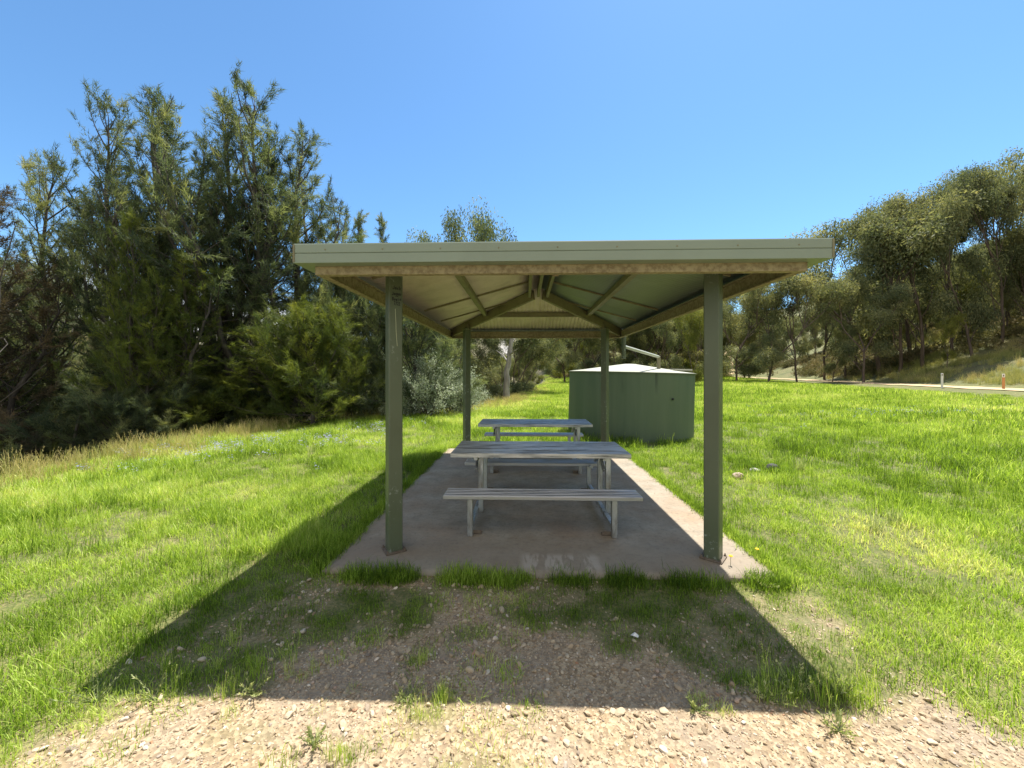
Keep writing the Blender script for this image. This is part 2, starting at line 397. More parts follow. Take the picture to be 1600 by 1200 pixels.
def thin(x, y):
    return np.where((y<3.6)&(x>-2)&(x<2.2), .66+.34*sst(.38,.54,fbm(x,y,.30)), 1)
def bare(x, y):
    g = gravel(x,y); t = thin(x,y)
    return np.clip(g + (1-t)*sst(3.25,3.05,y)*1.1, 0, 1)
PATCH = [(1.62,2.55,.50,.62,.98), (1.0,2.84,1.0,.42,1.0), (-1.2,2.70,.65,.34,.95), (-.75,2.55,.16,.12,.8), (.62,2.45,.18,.14,.85), (1.25,2.40,.45,.30,.9), (-1.7,2.35,.35,.25,.85), (.15,2.62,.35,.12,.7), (.35,3.02,.5,.2,.9), (-1.0,2.85,.38,.2,.95), (-.35,3.05,.5,.13,.8), (-1.62,2.75,.36,.42,.8), (-.1,2.72,.16,.12,.8),
         (1.75,2.35,.5,.4,.95), (1.35,2.12,.28,.12,.6), (-.52,1.92,.20,.15,.45), (-.62,2.28,.10,.10,.6), (-.35,2.5,.18,.1,.6), (-1.3,1.75,.22,.10,.25),
         (-.2,1.6,.25,.12,.4), (-1.9,2.05,.6,.14,.85), (1.9,1.65,.25,.1,.3), (1.6,3.0,.6,.3,.9)]
def axis(lo, hi, dense, fac=1.045, step=.045, dlo=-2.6, dhi=3.4):
    a = list(np.arange(dlo, dhi, step)); s = step; x = dlo
    left = []
    while x > lo: s = min(s*fac, dense); x -= s; left.append(x)
    s = step; x = a[-1]; right = []
    while x < hi: s = min(s*fac, dense); x += s; right.append(x)
    return np.array(left[::-1] + a + right)
gx = axis(-420, 520, 14, 1.05, .05, -2.8, 3.2); gy = axis(-40, 600, 14, 1.05, .05, 1.2, 4.0)
GX, GY = np.meshgrid(gx, gy)
GZ = height(GX, GY)
# the ground dips a little under the slab so that the slab alone shows there
GZ = np.where((GX > -1.60) & (GX < 1.98) & (GY > 3.27) & (GY < 8.33), -.12, GZ)
nx, ny = len(gx), len(gy)
I = np.arange(nx*ny).reshape(ny, nx)
F = np.stack([I[:-1,:-1], I[:-1,1:], I[1:,1:], I[1:,:-1]], -1).reshape(-1,4)
gs = xe(GY)-GX; gr = GX-xr(GY)
me = npmesh('ground', np.stack([GX,GY,GZ],-1).reshape(-1,3), [F], M['earth'], True, {
    'gravel': bare(GX,GY).ravel(), 'hill': sst(1.2,3.0,gr).ravel(), 'bank': sst(.2,2.0,gs).ravel(),
    'stones': (sst(13,14.5,gs)*(1-sst(18,24,gs))).ravel()})
tag(link('ground', me), kind='structure')
# road sheet 4 mm above the ground surface, cut along its course
ys = np.concatenate([np.arange(-30, 40, .8), np.arange(40, 200, 2.5)]); V = []; 
us = np.linspace(-1.55, 1.55, 9)
for y in ys:
    for u in us:
        x = xr(y)+u + .25*(noise(y,3,3.0)-.5)*(abs(u)>1.5); V.append((x, y, float(height(x,y))+.03+.02*(1-(u/2)**2)))
m_ = len(us); I = np.arange(len(V)).reshape(len(ys), m_)
F = np.stack([I[:-1,:-1], I[:-1,1:], I[1:,1:], I[1:,:-1]], -1).reshape(-1,4)
tag(link('road', npmesh('road', V, [F], M['road'], True)), kind='structure')
ys = np.arange(-20, 260, 2.0); V = []
for y in ys:
    c = float(xe(y))
    for u in (-15.5, -12, -9, -5.0): V.append((c+u, y, -2.95))
I = np.arange(len(V)).reshape(len(ys), 4)
F = np.stack([I[:-1,:-1], I[:-1,1:], I[1:,1:], I[1:,:-1]], -1).reshape(-1,4)
tag(link('river', npmesh('river', V, [F], M['water'], True)), kind='structure')

# slab
SX0, SX1, SY0, SY1 = -1.70, 2.08, 3.18, 8.42
def slab():
    n, k = 64, 90; xs = np.linspace(SX0, SX1, n); yy = np.linspace(SY0, SY1, k)
    X, Y = np.meshgrid(xs, yy)
    wob = .014*(fbm(X*0+3, Y, .5)-.5)*2
    X = X + np.where(X < SX0+.03, wob, 0) + np.where(X > SX1-.03, -wob, 0)
    Y = Y + np.where(Y < SY0+.03, .02*(fbm(X, Y*0, .4)-.5)*2, 0)
    edge = np.minimum.reduce([X-SX0, SX1-X, Y-SY0, SY1-Y])
    Z = (fbm(X,Y,.8)-.5)*.006 - .012*(1-sst(0,.05,edge))
    V = np.stack([X,Y,Z],-1).reshape(-1,3); I = np.arange(n*k).reshape(k,n)
    F = [np.stack([I[:-1,:-1], I[:-1,1:], I[1:,1:], I[1:,:-1]], -1).reshape(-1,4)]
    rim = np.concatenate([I[0,:], I[1:,-1], I[-1,-2::-1], I[-2:0:-1,0]])
    low = V[rim].copy(); low[:,2] = -.14; b = len(V); V = np.concatenate([V, low]); m = len(rim)
    F.append(np.array([(rim[i], b+i, b+(i+1)%m, rim[(i+1)%m]) for i in range(m)]))
    return npmesh('concrete_slab', V, F, M['concrete'], False)
tag(link('concrete_slab', slab()), kind='structure')

# ------------------------------------------------------------------ the shelter
RX0, RX1, RY0, RY1 = -1.765, 2.265, 2.88, 8.72
CX = (RX0+RX1)/2; HW = (RX1-RX0)/2; PITCH = math.tan(R(15.2)); ZE = 2.615
RZ = ZE + HW*PITCH; YA, YB = RY0+HW, RY1-HW
sh = empty('picnic_shelter', (CX, 5.8, 0))
tag(sh, 'open green steel picnic shelter with hipped roof on four posts over a concrete slab', 'shelter')
def par(o):   # the shelter's parts are modelled in world coordinates
    o.matrix_parent_inverse = Matrix.Translation(sh.location).inverted(); return o
def roofsheet():
    V = []; F = []
    def strip(pts_lo, pts_hi):
        b = len(V); n = len(pts_lo)
        V.extend(pts_lo); V.extend(pts_hi)
        for i in range(n-1): F.append((b+i, b+i+1, b+n+i+1, b+n+i))
    st = .0127
    for sx in (-1, 1):
        ys_ = np.arange(RY0+.035, RY1-.035, st); lo = []; hi = []
        for y in ys_:
            d = min(HW, max(.031, min(y-RY0, RY1-y))); c = .009*sin(2*pi*y/.0762)
            lo.append((CX+sx*(HW-.03), y, ZE+.03*PITCH-.006+c)); hi.append((CX+sx*(HW-d), y, ZE+d*PITCH+c))
        strip(lo, hi)
    for sy, y0 in ((1, RY0), (-1, RY1)):
        xs_ = np.arange(RX0+.035, RX1-.035, st); lo = []; hi = []
        for x in xs_:
            d = max(0, min(x-RX0, RX1-x)); c = .009*sin(2*pi*x/.0762)
            d = max(d, .031); lo.append((x, y0+sy*.03, ZE+.03*PITCH-.006+c)); hi.append((x, y0+sy*d, ZE+d*PITCH+c))
        strip(lo, hi)
    return npmesh('roof', V, [np.array(F)], M['soffit'], True)
o = par(link('roof', roofsheet(), sh)); md = o.modifiers.new('t', 'SOLIDIFY'); md.thickness = .0015
# outer skin is painted; the underside is bare
o.data.materials.append(M['fascia']); md.material_offset = 1; md.offset = 1
b = MB()
b.beam((CX, YA-.1, RZ+.028), (CX, YB+.1, RZ+.028), .16, .015)
for sx, yy, ya in ((-1,RY0,YA),(1,RY0,YA),(-1,RY1,YB),(1,RY1,YB)):
    q_ = .12; b.beam((CX+sx*HW*(1-q_), yy+(ya-yy)*q_, ZE+(RZ-ZE)*q_+.022), (CX, ya, RZ+.022), .13, .012)
par(b.build('ridge_cap', M['fascia'], sh, .004))
# gutter: folded fascia with a crease along its middle
g0, g1 = 2.492, 2.640
par(ring([(0,g0),(0,g0+.070),(-.006,g0+.074),(0,g0+.078),(0,g1-.008),(-.004,g1),(-.014,g1),(-.014,g0+.012),(-.095,g0+.012),(-.095,g1-.03),(-.105,g1-.03),(-.105,g0)], RX0, RX1, RY0, RY1).build('gutter', M['fascia'], sh))
# perimeter channel inside the gutter
B0, B1 = 2.428, 2.575
par(ring([(-.11,B1),(-.165,B1),(-.165,B1-.012),(-.128,B1-.012),(-.122,B0+.014),(-.175,B0+.014),(-.175,B0),(-.11,B0)], RX0, RX1, RY0, RY1).build('eave_beam', M['dusty'], sh, .003))
def zr(d): return ZE - .018 + d*PITCH      # underside of the sheets d metres in from the eave
for sx, yy, ya in ((-1,RY0,YA),(1,RY0,YA),(-1,RY1,YB),(1,RY1,YB)):
    s = 1 if yy == RY0 else -1
    k = .12
    par(MB().beam((CX+sx*(HW-k), yy+s*k, zr(k)-.0), (CX+sx*.10, ya-s*.10, zr(HW-.1)-.0), .06, .17).build('hip_rafter', M['rafter'], sh, .004))
for sx in (-1, 1):    # side purlins, half way up
    d = HW*.49
    par(MB().beam((CX+sx*(HW-d), RY0+d-.05, zr(d)-.002), (CX+sx*(HW-d), RY1-d+.05, zr(d)-.002), .075, .075).build('purlin', M['rafter'], sh, .004))
for s, yy in ((1, RY0), (-1, RY1)):
    d = HW*.49
    par(MB().beam((CX-(HW-d)+.06, yy+s*d, zr(d)-.002), (CX+(HW-d)-.06, yy+s*d, zr(d)-.002), .075, .085).build('purlin', M['rafter'], sh, .004))
for dx in (-.155, 0, .155):
    par(MB().beam((CX+dx, YA-.05, zr(HW-abs(dx))), (CX+dx, YB+.10, zr(HW-abs(dx))), .045, .12 if dx else .15).build('ridge_beam', M['rafter'], sh, .003))
for yy in (3.95, 6.05, 7.25):  # sheet laps and rafter straps on the long slopes
    for sx in (-1, 1):
        d1 = min(HW-.16, RY1-yy, yy-RY0)
        par(MB().beam((CX+sx*(HW-.18), yy, zr(.18)+.001), (CX+sx*(HW-d1+.03), yy, zr(d1-.03)+.001), .03, .022).build('lap_strip', M['frame'], sh))
for k in range(9):
    xk = RX0+.25+k*(RX1-RX0-.5)/8
    par(MB().lathe([(.006,0),(.006,.002),(.003,.004)], 8, M=Matrix.Translation((xk, RY0-.0005, g0+.10)) @ Matrix.Rotation(R(90),4,'X')).build('screw', M['rafter'], sh))
for xk in (RX0+.006, RX1-.006):
    par(MB().box((xk, RY0-.002, (g0+g1)/2), (.014, .004, g1-g0-.012)).build('corner_strap', M['rafter'], sh))
for px_, y_ in ((CX, RY1-.182), (CX, 3.08)):
    par(MB().box((px_, y_, 2.50), (.05, .012, .15)).build('splice_plate', M['dusty'], sh, .002))
# posts, turned about 40 degrees on plan
POSTS = [(-1.215, 3.55, 34), (1.69, 3.49, -40), (-1.215, 8.10, 34), (1.69, 8.10, -40)]
WORD_POST = None
for i, (x, y, a) in enumerate(POSTS):
    s = .128
    pz = 2.60
    b = MB()
    c = .008; h = s/2; prof = [(-h+c,-h),(h-c,-h),(h,-h+c),(h,h-c),(h-c,h),(-h+c,h),(-h,h-c),(-h,-h+c)]
    Rm = Matrix.Translation((x,y,0)) @ Matrix.Rotation(R(a), 4, 'Z')
    for z in (.010, .6, 1.2, 1.8, pz):
        for p in prof: b.v.append(tuple(Rm @ Vector((p[0], p[1], z))))
    for k in range(4):
        for j in range(8): b.f.append([k*8+j, k*8+(j+1)%8, (k+1)*8+(j+1)%8, (k+1)*8+j])
    b.f.append(list(range(32,40)))
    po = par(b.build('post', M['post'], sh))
    def sub(o): return o
    pl = sub(MB().box((x,y,.007), (.185,.185,.012), R(a)).build('base_plate', M['rust'] if y < 5 else M['post'], po, .002))
    for ux in (-1,1):
        for uy in (-1,1):
            q = Rm @ Vector((ux*.078, uy*.078, 0)); MB().lathe([(.011,.012),(.011,.022),(.006,.024),(.006,.036)], 6, q).build('anchor_bolt', M['rust'], po)
    sub(MB().box((x,y,pz-.03), (.16,.16,.012), R(a)).box((x,y,pz+.03), (.02,.15,.12), R(a)).build('cap_plate', M['rafter'], po, .002))
    if i == 0:
        post0 = po; Rm0 = Rm; h0 = h
# handwriting and a long scratch on the front left post (on the face turned to the camera)
def ribbon(lines, wdt, M4):
    b = MB()
    for ln in lines:
        for (p, q) in zip(ln[:-1], ln[1:]):
            p = Vector((p[0],p[1])); q = Vector((q[0],q[1])); d = (q-p); L_ = d.length
            if L_ < 1e-5: continue
            ang = math.atan2(d.y, d.x); c = (p+q)/2
            Mx = M4 @ Matrix.Translation((c.x, -.0008, c.y)) @ Matrix.Rotation(-ang, 4, 'Y')
            b.box(None, (L_+wdt*.6, .0012, wdt), M=Mx)
    return b
G = {'J': [[(.7,1),(.75,.2),(.4,0),(.05,.2)]], 'a': [[(.7,.55),(.35,.6),(.15,.3),(.35,.02),(.65,.2)],[(.7,.6),(.72,0)]],
     'c': [[(.7,.55),(.35,.6),(.15,.3),(.35,0),(.7,.1)]], 'k': [[(.2,1),(.2,0)],[(.7,.65),(.2,.35),(.75,0)]],
     'g': [[(.7,.55),(.35,.6),(.15,.3),(.35,.05),(.65,.2)],[(.7,.6),(.7,-.3),(.4,-.45),(.15,-.3)]],
     'e': [[(.15,.3),(.7,.35),(.55,.6),(.2,.5),(.15,.15),(.4,0),(.7,.1)]], 'r': [[(.25,.6),(.25,0)],[(.25,.4),(.5,.6),(.7,.55)]],
     'B': [[(.2,0),(.2,1),(.6,.9),(.6,.6),(.2,.5),(.7,.35),(.65,.05),(.2,0)]], 'o': [[(.4,.6),(.15,.3),(.4,0),(.7,.3),(.4,.6)]],
     'w': [[(.1,.6),(.25,0),(.45,.45),(.6,0),(.8,.6)]], 'i': [[(.4,.55),(.4,0)],[(.4,.78),(.4,.84)]],
     '7': [[(.1,.95),(.7,1),(.35,0)]], '/': [[(.75,1.05),(.2,-.1)]], '2': [[(.15,.8),(.45,1),(.7,.75),(.15,0),(.75,.02)]]}
FACE = Rm0 @ Matrix.Translation((0,-h0,0))      # face plane: x along the face, z up
for word, zc, x0, ch in (('Jack', 2.432, -.030, .020), ('Jagger', 2.378, -.036, .0152), ('Bowie', 2.330, -.034, .0168), ('7/22', 2.288, -.018, .0150)):
    wl_ = []
    for k, chh in enumerate(word):
        j = .004*math.sin(7.1*k+zc*50); hh = .034
        for ln in G[chh]: wl_.append([(x0+k*ch+px*ch*.95, zc+j*.6+pz_*hh*.9-.012) for px, pz_ in ln])
    ribbon(wl_, .0055, FACE).build('handwritten_line', M['ink'], post0)
o = ribbon([[(-.006,2.24),(-.004,2.19),(.0,2.12),(.001,2.05),(.006,1.98),(.012,1.90)]], .004, FACE).build('scratch', M['scratch'], post0)
o['label'] = 'long pale vertical scratch in the post paint'

# ------------------------------------------------------------------ picnic tables
def picnic_table(loc):
    t = empty('picnic_table', loc)
    TL, TW, TH = 2.00, .75, .755; SL, SW, SZ = 1.98, .25, .428; SYc = .705
    FXs = (-.725, .725)
    b = MB(); n = 6; pw = TW/n
    for i in range(n):
        yc = -TW/2 + pw*(i+.5)
        b.box((0, yc, TH-.014), (TL, pw-.010, .020))
        for k in range(3): b.box((0, yc+(k-1)*pw*.31, TH-.003), (TL, pw*.17, .006))
    b.box((0,-TW/2-.004,TH-.024), (TL,.012,.048)).box((0,TW/2+.004,TH-.024), (TL,.012,.048))
    b.build('tabletop', M['alu'], t, .0015)
    for s in (-1, 1):
        b = MB(); n = 5; pw = SW/n
        for i in range(n):
            yc = s*SYc - SW/2 + pw*(i+.5); b.box((0, yc, SZ-.008), (SL-.004, .020, .016)); 
        b.box((0, s*SYc-SW/2-.001, SZ-.022), (SL, .010, .040)).box((0, s*SYc+SW/2+.001, SZ-.022), (SL, .010, .040))
        b.build('seat', M['rib'], t, .005)
        MB().box((0, s*SYc, SZ-.0205), (SL-.008, SW-.012, .009)).build('seat_pan', M['pan'], t)
    for fx in FXs:
        MB().box((fx, 0, .085), (.046, 1.54, .050)).build('base_rail', M['aluleg'], t, .003)
        for yl, top in ((-SYc-.055, SZ-.03), (-.235, TH-.06), (.235, TH-.06), (SYc+.055, SZ-.03)):
            w_ = .052
            MB().box((fx+(.0505 if abs(yl) < .5 else 0), yl, (top+(.0 if abs(yl) > .5 else .062))/2), (w_, .060, top-(.0 if abs(yl) > .5 else .062))).build('leg', M['aluleg'], t, .004)
        MB().box((fx, 0, TH-.072), (.042, .66, .040)).build('top_bearer', M['aluleg'], t, .003)
        for s in (-1, 1):
            MB().box((fx, s*SYc+(-s*.05), SZ-.045), (.042, .20, .034)).build('seat_bearer', M['aluleg'], t, .003)
            MB().beam((fx, s*.27, TH-.20), (fx, s*.10, TH-.095), .03, .03).build('brace', M['aluleg'], t, .002)
            sx = 1 if fx < 0 else -1
            MB().box((fx+sx*.062, s*(SYc-.01), .007), (.10,.065,.010)).box((fx+sx*.062, s*(SYc+.025), .028), (.10,.006,.034)).lathe([(.010,.012),(.010,.026)], 6, (fx+sx*.08, s*(SYc-.02), 0)).build('foot_bracket', M['rust'], t, .001)
    return t
t1 = picnic_table((.178, 4.645, .002)); tag(t1, 'nearer aluminium picnic table with two slatted benches at the front of the slab', 'picnic table', 'aluminium picnic tables under the shelter')
def copy_tree(o, parent=None):
    c = o.copy(); COL.objects.link(c)
    if parent: c.parent = parent
    for ch in list(o.children): copy_tree(ch, c)
    return c
t2 = copy_tree(t1); t2.location = (.19, 7.09, .002); tag(t2, 'farther aluminium picnic table at the back of the slab, mostly behind the nearer one', 'picnic table')

# ------------------------------------------------------------------ water tank and its inlet pipe
tx, ty = 2.98, 11.1; TR = 1.70; th = 1.66
tk = empty('water_tank', (tx, ty, 0)); tk.rotation_euler = (0, R(1.35), 0)
tag(tk, 'squat round green rainwater tank with pale conical lid standing in the grass', 'water tank')
MB().lathe([(TR*1.004,-.25),(TR*1.0,.3),(TR,.9),(TR,th-.03),(TR+.012,th-.028),(TR+.012,th)], 96).build('wall', M['tank'], tk, smooth=True)
MB().lathe([(TR+.035,th+.001),(TR+.035,th+.014),(TR*.75,th+.075),(TR*.4,th+.17),(.16,th+.25),(.05,th+.255)], 96).build('roof', M['tanktop'], tk, smooth=True)
MB().box((1.18,-.55,th+.10), (.5,.5,.045)).build('hatch', M['tanktop'], tk, .01)
MB().lathe([(.03,0),(.03,.02),(.012,.03)], 12, M=Matrix.Translation((.62,-TR*.94-.01,1.03)) @ Matrix.Rotation(R(90),4,'X')).build('outlet_fitting', M['ink'], tk)
dp = empty('downpipe', (2.36, 8.78, 2.2))
tag(dp, 'pale round pipe carrying rainwater from the shelter gutter into the tank lid', 'pipe')
def off(pts): return [(p[0]-2.36, p[1]-8.78, p[2]-2.2) for p in pts]
MB().tube(off([(2.25,8.74,2.52),(2.25,8.745,2.30),(2.25,8.75,1.98)]), .045, 14).build('drop_pipe', M['post'], dp, smooth=True)
MB().tube(off([(2.26,8.76,2.25),(2.9,9.50,2.165),(3.54,10.27,2.085),(3.56,10.3,2.06)]), .036, 14).build('cross_pipe', M['pipe'], dp, smooth=True)
MB().tube(off([(3.56,10.3,2.085),(3.57,10.31,2.02),(3.57,10.31,1.70)]), .048, 14).build('inlet_pipe', M['rafter'], dp, smooth=True)

# ------------------------------------------------------------------ guide posts and litter
for i, (px_, D, mat, lab) in enumerate(((1472, 27.0, 'white', 'slim white roadside guide post, the left one of two beside the dirt road'),
                                   (1568, 24.6, 'rustpost', 'roadside guide post stained orange below its white top, nearer the right edge'))):
    x, y, _ = at(px_, D); z = float(height(x,y))
    t = empty('guide_post', (x,y,z), R(-35)); tag(t, lab, 'guide post', 'guide posts along the road')
    MB().box((0,0,.36), (.12,.05,.86)).build('shaft', M[mat], t, .008)
    MB().box((0,0,.90), (.122,.052,.22)).build('cap', M['white'], t, .012)
    MB().box((0,-.028,.90), (.045,.006,.12)).build('reflector', M['red'], t, .002)
def rock(name, loc, size, mat, seed):
    r = np.random.default_rng(seed); b = MB(); import bmesh
    bm = bmesh.new(); bmesh.ops.create_icosphere(bm, subdivisions=3, radius=1)
    D_ = r.normal(size=(9,3)); D_ /= np.linalg.norm(D_,axis=1)[:,None]; h = .62+.3*r.random(9)
    for v in bm.verts:
        p = np.array(v.co); k = min([1.0]+[h[i]/max(1e-3,p@D_[i]) for i in range(9) if p@D_[i] > .05])
        v.co = Vector(p*k*(1+.03*math.sin(9*p[0]+5*p[1]))*np.array(size))
    me = bpy.data.meshes.new(name); bm.to_mesh(me); bm.free(); me.materials.append(mat)
    return link(name, me, None, loc)
M['pinkrock'] = paint('pale_pink_rock', (.55,.42,.33), (.40,.30,.22), .85, 12)
M['darkrock'] = paint('dark_rock', (.045,.045,.045), (.02,.02,.02), .8, 12)
M['greyrock'] = paint('grey_rock', (.38,.36,.33), (.25,.23,.2), .85, 14)
for (px_, py_, sz, mt, lab) in ((1153, 747, (.09,.07,.06), 'pinkrock', 'pale pinkish rock lying in the grass right of the shelter'),
                              (1207, 737, (.13,.09,.11), 'darkrock', 'dark grey lump of rock poking from the grass right of the shelter'),
                              (1180, 738, (.10,.07,.04), 'greyrock', 'flat grey rock between the pink rock and the dark rock')):
    D = 600*1.69/(py_-583); x, y, _ = at(px_, D); o = rock('rock', (x,y,float(height(x,y))+.04), sz, M[mt], px_); tag(o, lab, 'rock')
V = [(0,0,.008),(.03,.012,.02),(.055,0,.006),(.04,-.028,.012),(.01,-.022,.02),(.028,-.006,.03)]
b = MB(); b.v = V + [(v[0],v[1],v[2]-.002) for v in V]; T_ = [(0,1,5),(1,2,5),(2,3,5),(3,4,5),(4,0,5)]
b.f = [list(t) for t in T_] + [[i+6 for i in t[::-1]] for t in T_]
x, y, _ = at(985, 2.45); tag(b.build('paper_scrap', M['white'], loc=(x, y, float(height(x,y))+.015)), 'small crumpled scrap of white paper on the gravel in the shade', 'litter')

# ------------------------------------------------------------------ trees
def rot_about(v, axis, a):
    axis = axis/np.linalg.norm(axis); return v*cos(a) + np.cross(axis, v)*sin(a) + axis*np.dot(axis, v)*(1-cos(a))
def leaves(P, Dn, Ln, Wd, tint, rng, quad=False):
    """one narrow leaf per row: base P, direction Dn, length Ln, width Wd"""
    n = len(P); Dn = Dn/(np.linalg.norm(Dn,axis=1)[:,None]+1e-9)
    A = rng.normal(size=(n,3)); Sd = np.cross(Dn, A); Sd /= np.linalg.norm(Sd,axis=1)[:,None]+1e-9
    Ln = np.asarray(Ln)[:,None]; Wd = np.asarray(Wd)[:,None]
    if quad:
        V = np.stack([P, P+Dn*Ln*.45+Sd*Wd*.5, P+Dn*Ln, P+Dn*Ln*.45-Sd*Wd*.5], 1); F = np.arange(4*n).reshape(n,4); r = 4
    else:
        V = np.stack([P-Sd*Wd*.5, P+Sd*Wd*.5, P+Dn*Ln], 1); F = np.arange(3*n).reshape(n,3); r = 3
    return V.reshape(-1,3), F, np.repeat(tint, r)
class Tree:
    def __init__(s, seed): s.r = np.random.default_rng(seed); s.tv=[]; s.tf=[]; s.n=0; s.lv=[]; s.lf=[]; s.lt=[]; s.ln=0
    def tube(s, pts, rs, n=5):
        V, F = tube_arrays(pts, rs, n); s.tv.append(V); s.tf.append(F+s.n); s.n += len(V)
    def add(s, P, D, L, W, t, quad=False):
        V, F, T = leaves(P, D, L, W, t, s.r, quad); s.lv.append(V); s.lf.append(F+s.ln); s.lt.append(T); s.ln += len(V)
    def meshes(s, nm):
        t = npmesh(nm+'_trunk', np.concatenate(s.tv), [np.concatenate(s.tf)], None, True)
        l = npmesh(nm+'_crown', np.concatenate(s.lv), [np.concatenate(s.lf)], None, False, {'tint': np.concatenate(s.lt)}) if s.lv else None
        if l: t['zmax'] = float(np.percentile(np.concatenate(s.lv)[:,2], 99.7))
        return t, l
def she_oak(seed, H=12.0, Rm=2.6, nb=74, low=.10, dens=1.0, needle=.19, up=1.0, lean=(0,0), r0=.15, wid=.019, leaders=0):
    """feathery she-oak: upright leaders, ascending limbs, plumes of needle-like twigs"""
    T = Tree(seed); r = T.r
    def leader(base, H, Rm, nb, low, r0, lx, ly, side):
        zs = np.linspace(0, H, 12); wob = np.cumsum(r.normal(0,.10,(12,2)), axis=0); wob[0] = 0
        tr = base + np.stack([wob[:,0]+lx*H*(zs/H)**.7, wob[:,1]+ly*H*(zs/H)**.7, zs], 1)
        T.tube(tr, r0*(1-zs/H)**.8*1.0+.012, 8)
        for i in range(nb):
            f = low + (1-low)*(i+r.random())/nb
            p = np.array([np.interp(f*H, zs, tr[:,k]) for k in range(3)])
            prof = (min(1,(f-low)/.22+.35))*(1-f)**.45*1.15 + .22
            L = Rm*prof*r.uniform(.55,1.2)
            az = i*2.39996 + r.normal(0,.5); el = R(8+58*f*up) + r.normal(0,.16)
            d = np.array([cos(az)*cos(el), sin(az)*cos(el), sin(el)])
            m = 7; pts = [p]; q = p.copy(); dd = d.copy()
            for k in range(m):
                dd = dd + np.array([0,0,.12*up]) + r.normal(0,.08,3); dd /= np.linalg.norm(dd); q = q+dd*L/m; pts.append(q.copy())
            pts = np.array(pts); T.tube(pts, np.linspace(max(.010, .028*L/Rm*r0/.15+.008), .005, m+1), 4)
            bt0 = r.uniform(.0,.6)
            nt = max(3, int(L*4.6*dens))
            for j in range(nt):
                g = r.uniform(.18, 1.0)**.75
                a = np.array([np.interp(g*m, np.arange(m+1), pts[:,k]) for k in range(3)])
                axd = pts[min(m, int(g*m)+1)] - pts[max(0,int(g*m)-1)]; axd /= np.linalg.norm(axd)+1e-9
                bt = bt0 + r.uniform(-.1,.3); td = axd*.8 + r.normal(0,.60,3) + np.array([0,0,.30*up]); td /= np.linalg.norm(td)
                tl = r.uniform(.30,.80)*(1-.25*f)
                if j % 3 == 0: T.tube(np.array([a, a+td*tl*.5, a+td*tl]), [.006,.004,.002], 3)
                nn = int(r.uniform(50,95)*dens)
                u = r.random(nn); P = a + td*tl*u[:,None] + r.normal(0,.05,(nn,3))*(1.3-u[:,None])
                Dn = td*1.1 + r.normal(0,.55,(nn,3)) + np.array([0,0,-.06])
                T.add(P, Dn, needle*r.uniform(.6,1.25,nn), np.full(nn, wid), np.clip(bt + r.normal(0,.10) + r.normal(0,.08,nn), 0, 1))
        return tr
    main = leader(np.zeros(3), H, Rm, nb, low, r0, lean[0], lean[1], 0)
    for k in range(leaders):
        az = k*2*pi/leaders + r.uniform(-.5,.5); f = r.uniform(.12,.34); b0 = np.array([np.interp(f*H, np.linspace(0,H,12), main[:,q]) for q in range(3)])
        Hh = H*r.uniform(.68,.93) - b0[2]; sp = r.uniform(.15,.27)
        leader(b0, Hh, Rm*.72, int(nb*.55), .18, r0*.6, sp*cos(az), sp*sin(az), 1)
    return T.meshes('she_oak')
def gum(seed, H=14.0, spread=.45, clump=.75, nleaf=150, forks=3, r0=.20, leaf=.24, bare=.38, levels=4, droop=.9, lw=.30):
    """gum tree: leaning forked trunk, open limbs, leaf clumps at the ends"""
    T = Tree(seed); r = T.r; tips = []
    def grow(p, d, L, rad, lv):
        m = 5; pts = [p]; q = p.copy(); dd = d.copy()
        for k in range(m):
            dd = dd + r.normal(0,.12,3) + np.array([0,0,.10]); dd /= np.linalg.norm(dd); q = q + dd*L/m; pts.append(q.copy())
        pts = np.array(pts); T.tube(pts, np.linspace(rad, rad*.62, m+1), 7 if lv == 0 else (5 if lv < 3 else 3))
        if lv >= levels-1 or L < .7:
            tips.append((pts[-1], dd)); tips.append((pts[3], dd)); return
        if lv >= 2: tips.append((pts[-1], dd))
        k = forks if lv else r.integers(2,4)
        a0 = r.uniform(0, 2*pi)
        for i in range(k):
            perp = np.cross(dd, r.normal(size=3)); perp = rot_about(np.cross(dd,(0.1,.2,1.)) if abs(dd[2])<.97 else np.array([1.,0,0]), dd, a0+i*2*pi/k+r.normal(0,.3))
            nd = rot_about(dd, perp, spread*r.uniform(.6,1.35))
            grow(pts[-1] if i else pts[-1], nd, L*r.uniform(.58,.82) if lv else H*(1-bare)*.40*r.uniform(.8,1.15), rad*.60, lv+1)
        if lv == 0:
            for q_ in (2, 3, 4):
                nd = rot_about(dd, np.cross(dd, r.normal(size=3)), spread*2.0); grow(pts[q_], nd, L*r.uniform(.35,.6), rad*.35, 2)
        if lv == 1 or (lv == 0 and r.random() < .6):
            nd = rot_about(dd, r.normal(size=3), spread*1.6); grow(pts[3], nd, L*.55, rad*.4, max(lv+1, 2))
    d0 = np.array([r.normal(0,.10), r.normal(0,.10), 1.0])
    grow(np.array([0,0,-.3]), d0/np.linalg.norm(d0), H*bare, r0, 0)
    zmax = max(t[0][2] for t in tips); 
    for (p, d) in tips:
        n = int(nleaf*r.uniform(.6,1.3)); c = clump*r.uniform(.65,1.3)
        g = r.normal(size=(n,3)); g /= np.linalg.norm(g,axis=1)[:,None]; g *= (r.random((n,1))**.45)
        P = p + d*c*.3 + g*np.array([c,c,c*.8]); bt = r.uniform(.15,.75)
        Dn = r.normal(0,.7,(n,3)) + np.array([0,0,-droop]) + g*.4
        T.add(P, Dn, leaf*r.uniform(.6,1.2,n), leaf*lw*r.uniform(.7,1.2,n), np.clip(bt+r.normal(0,.16,n),0,1), True)
    t, l = T.meshes('gum')
    return t, l
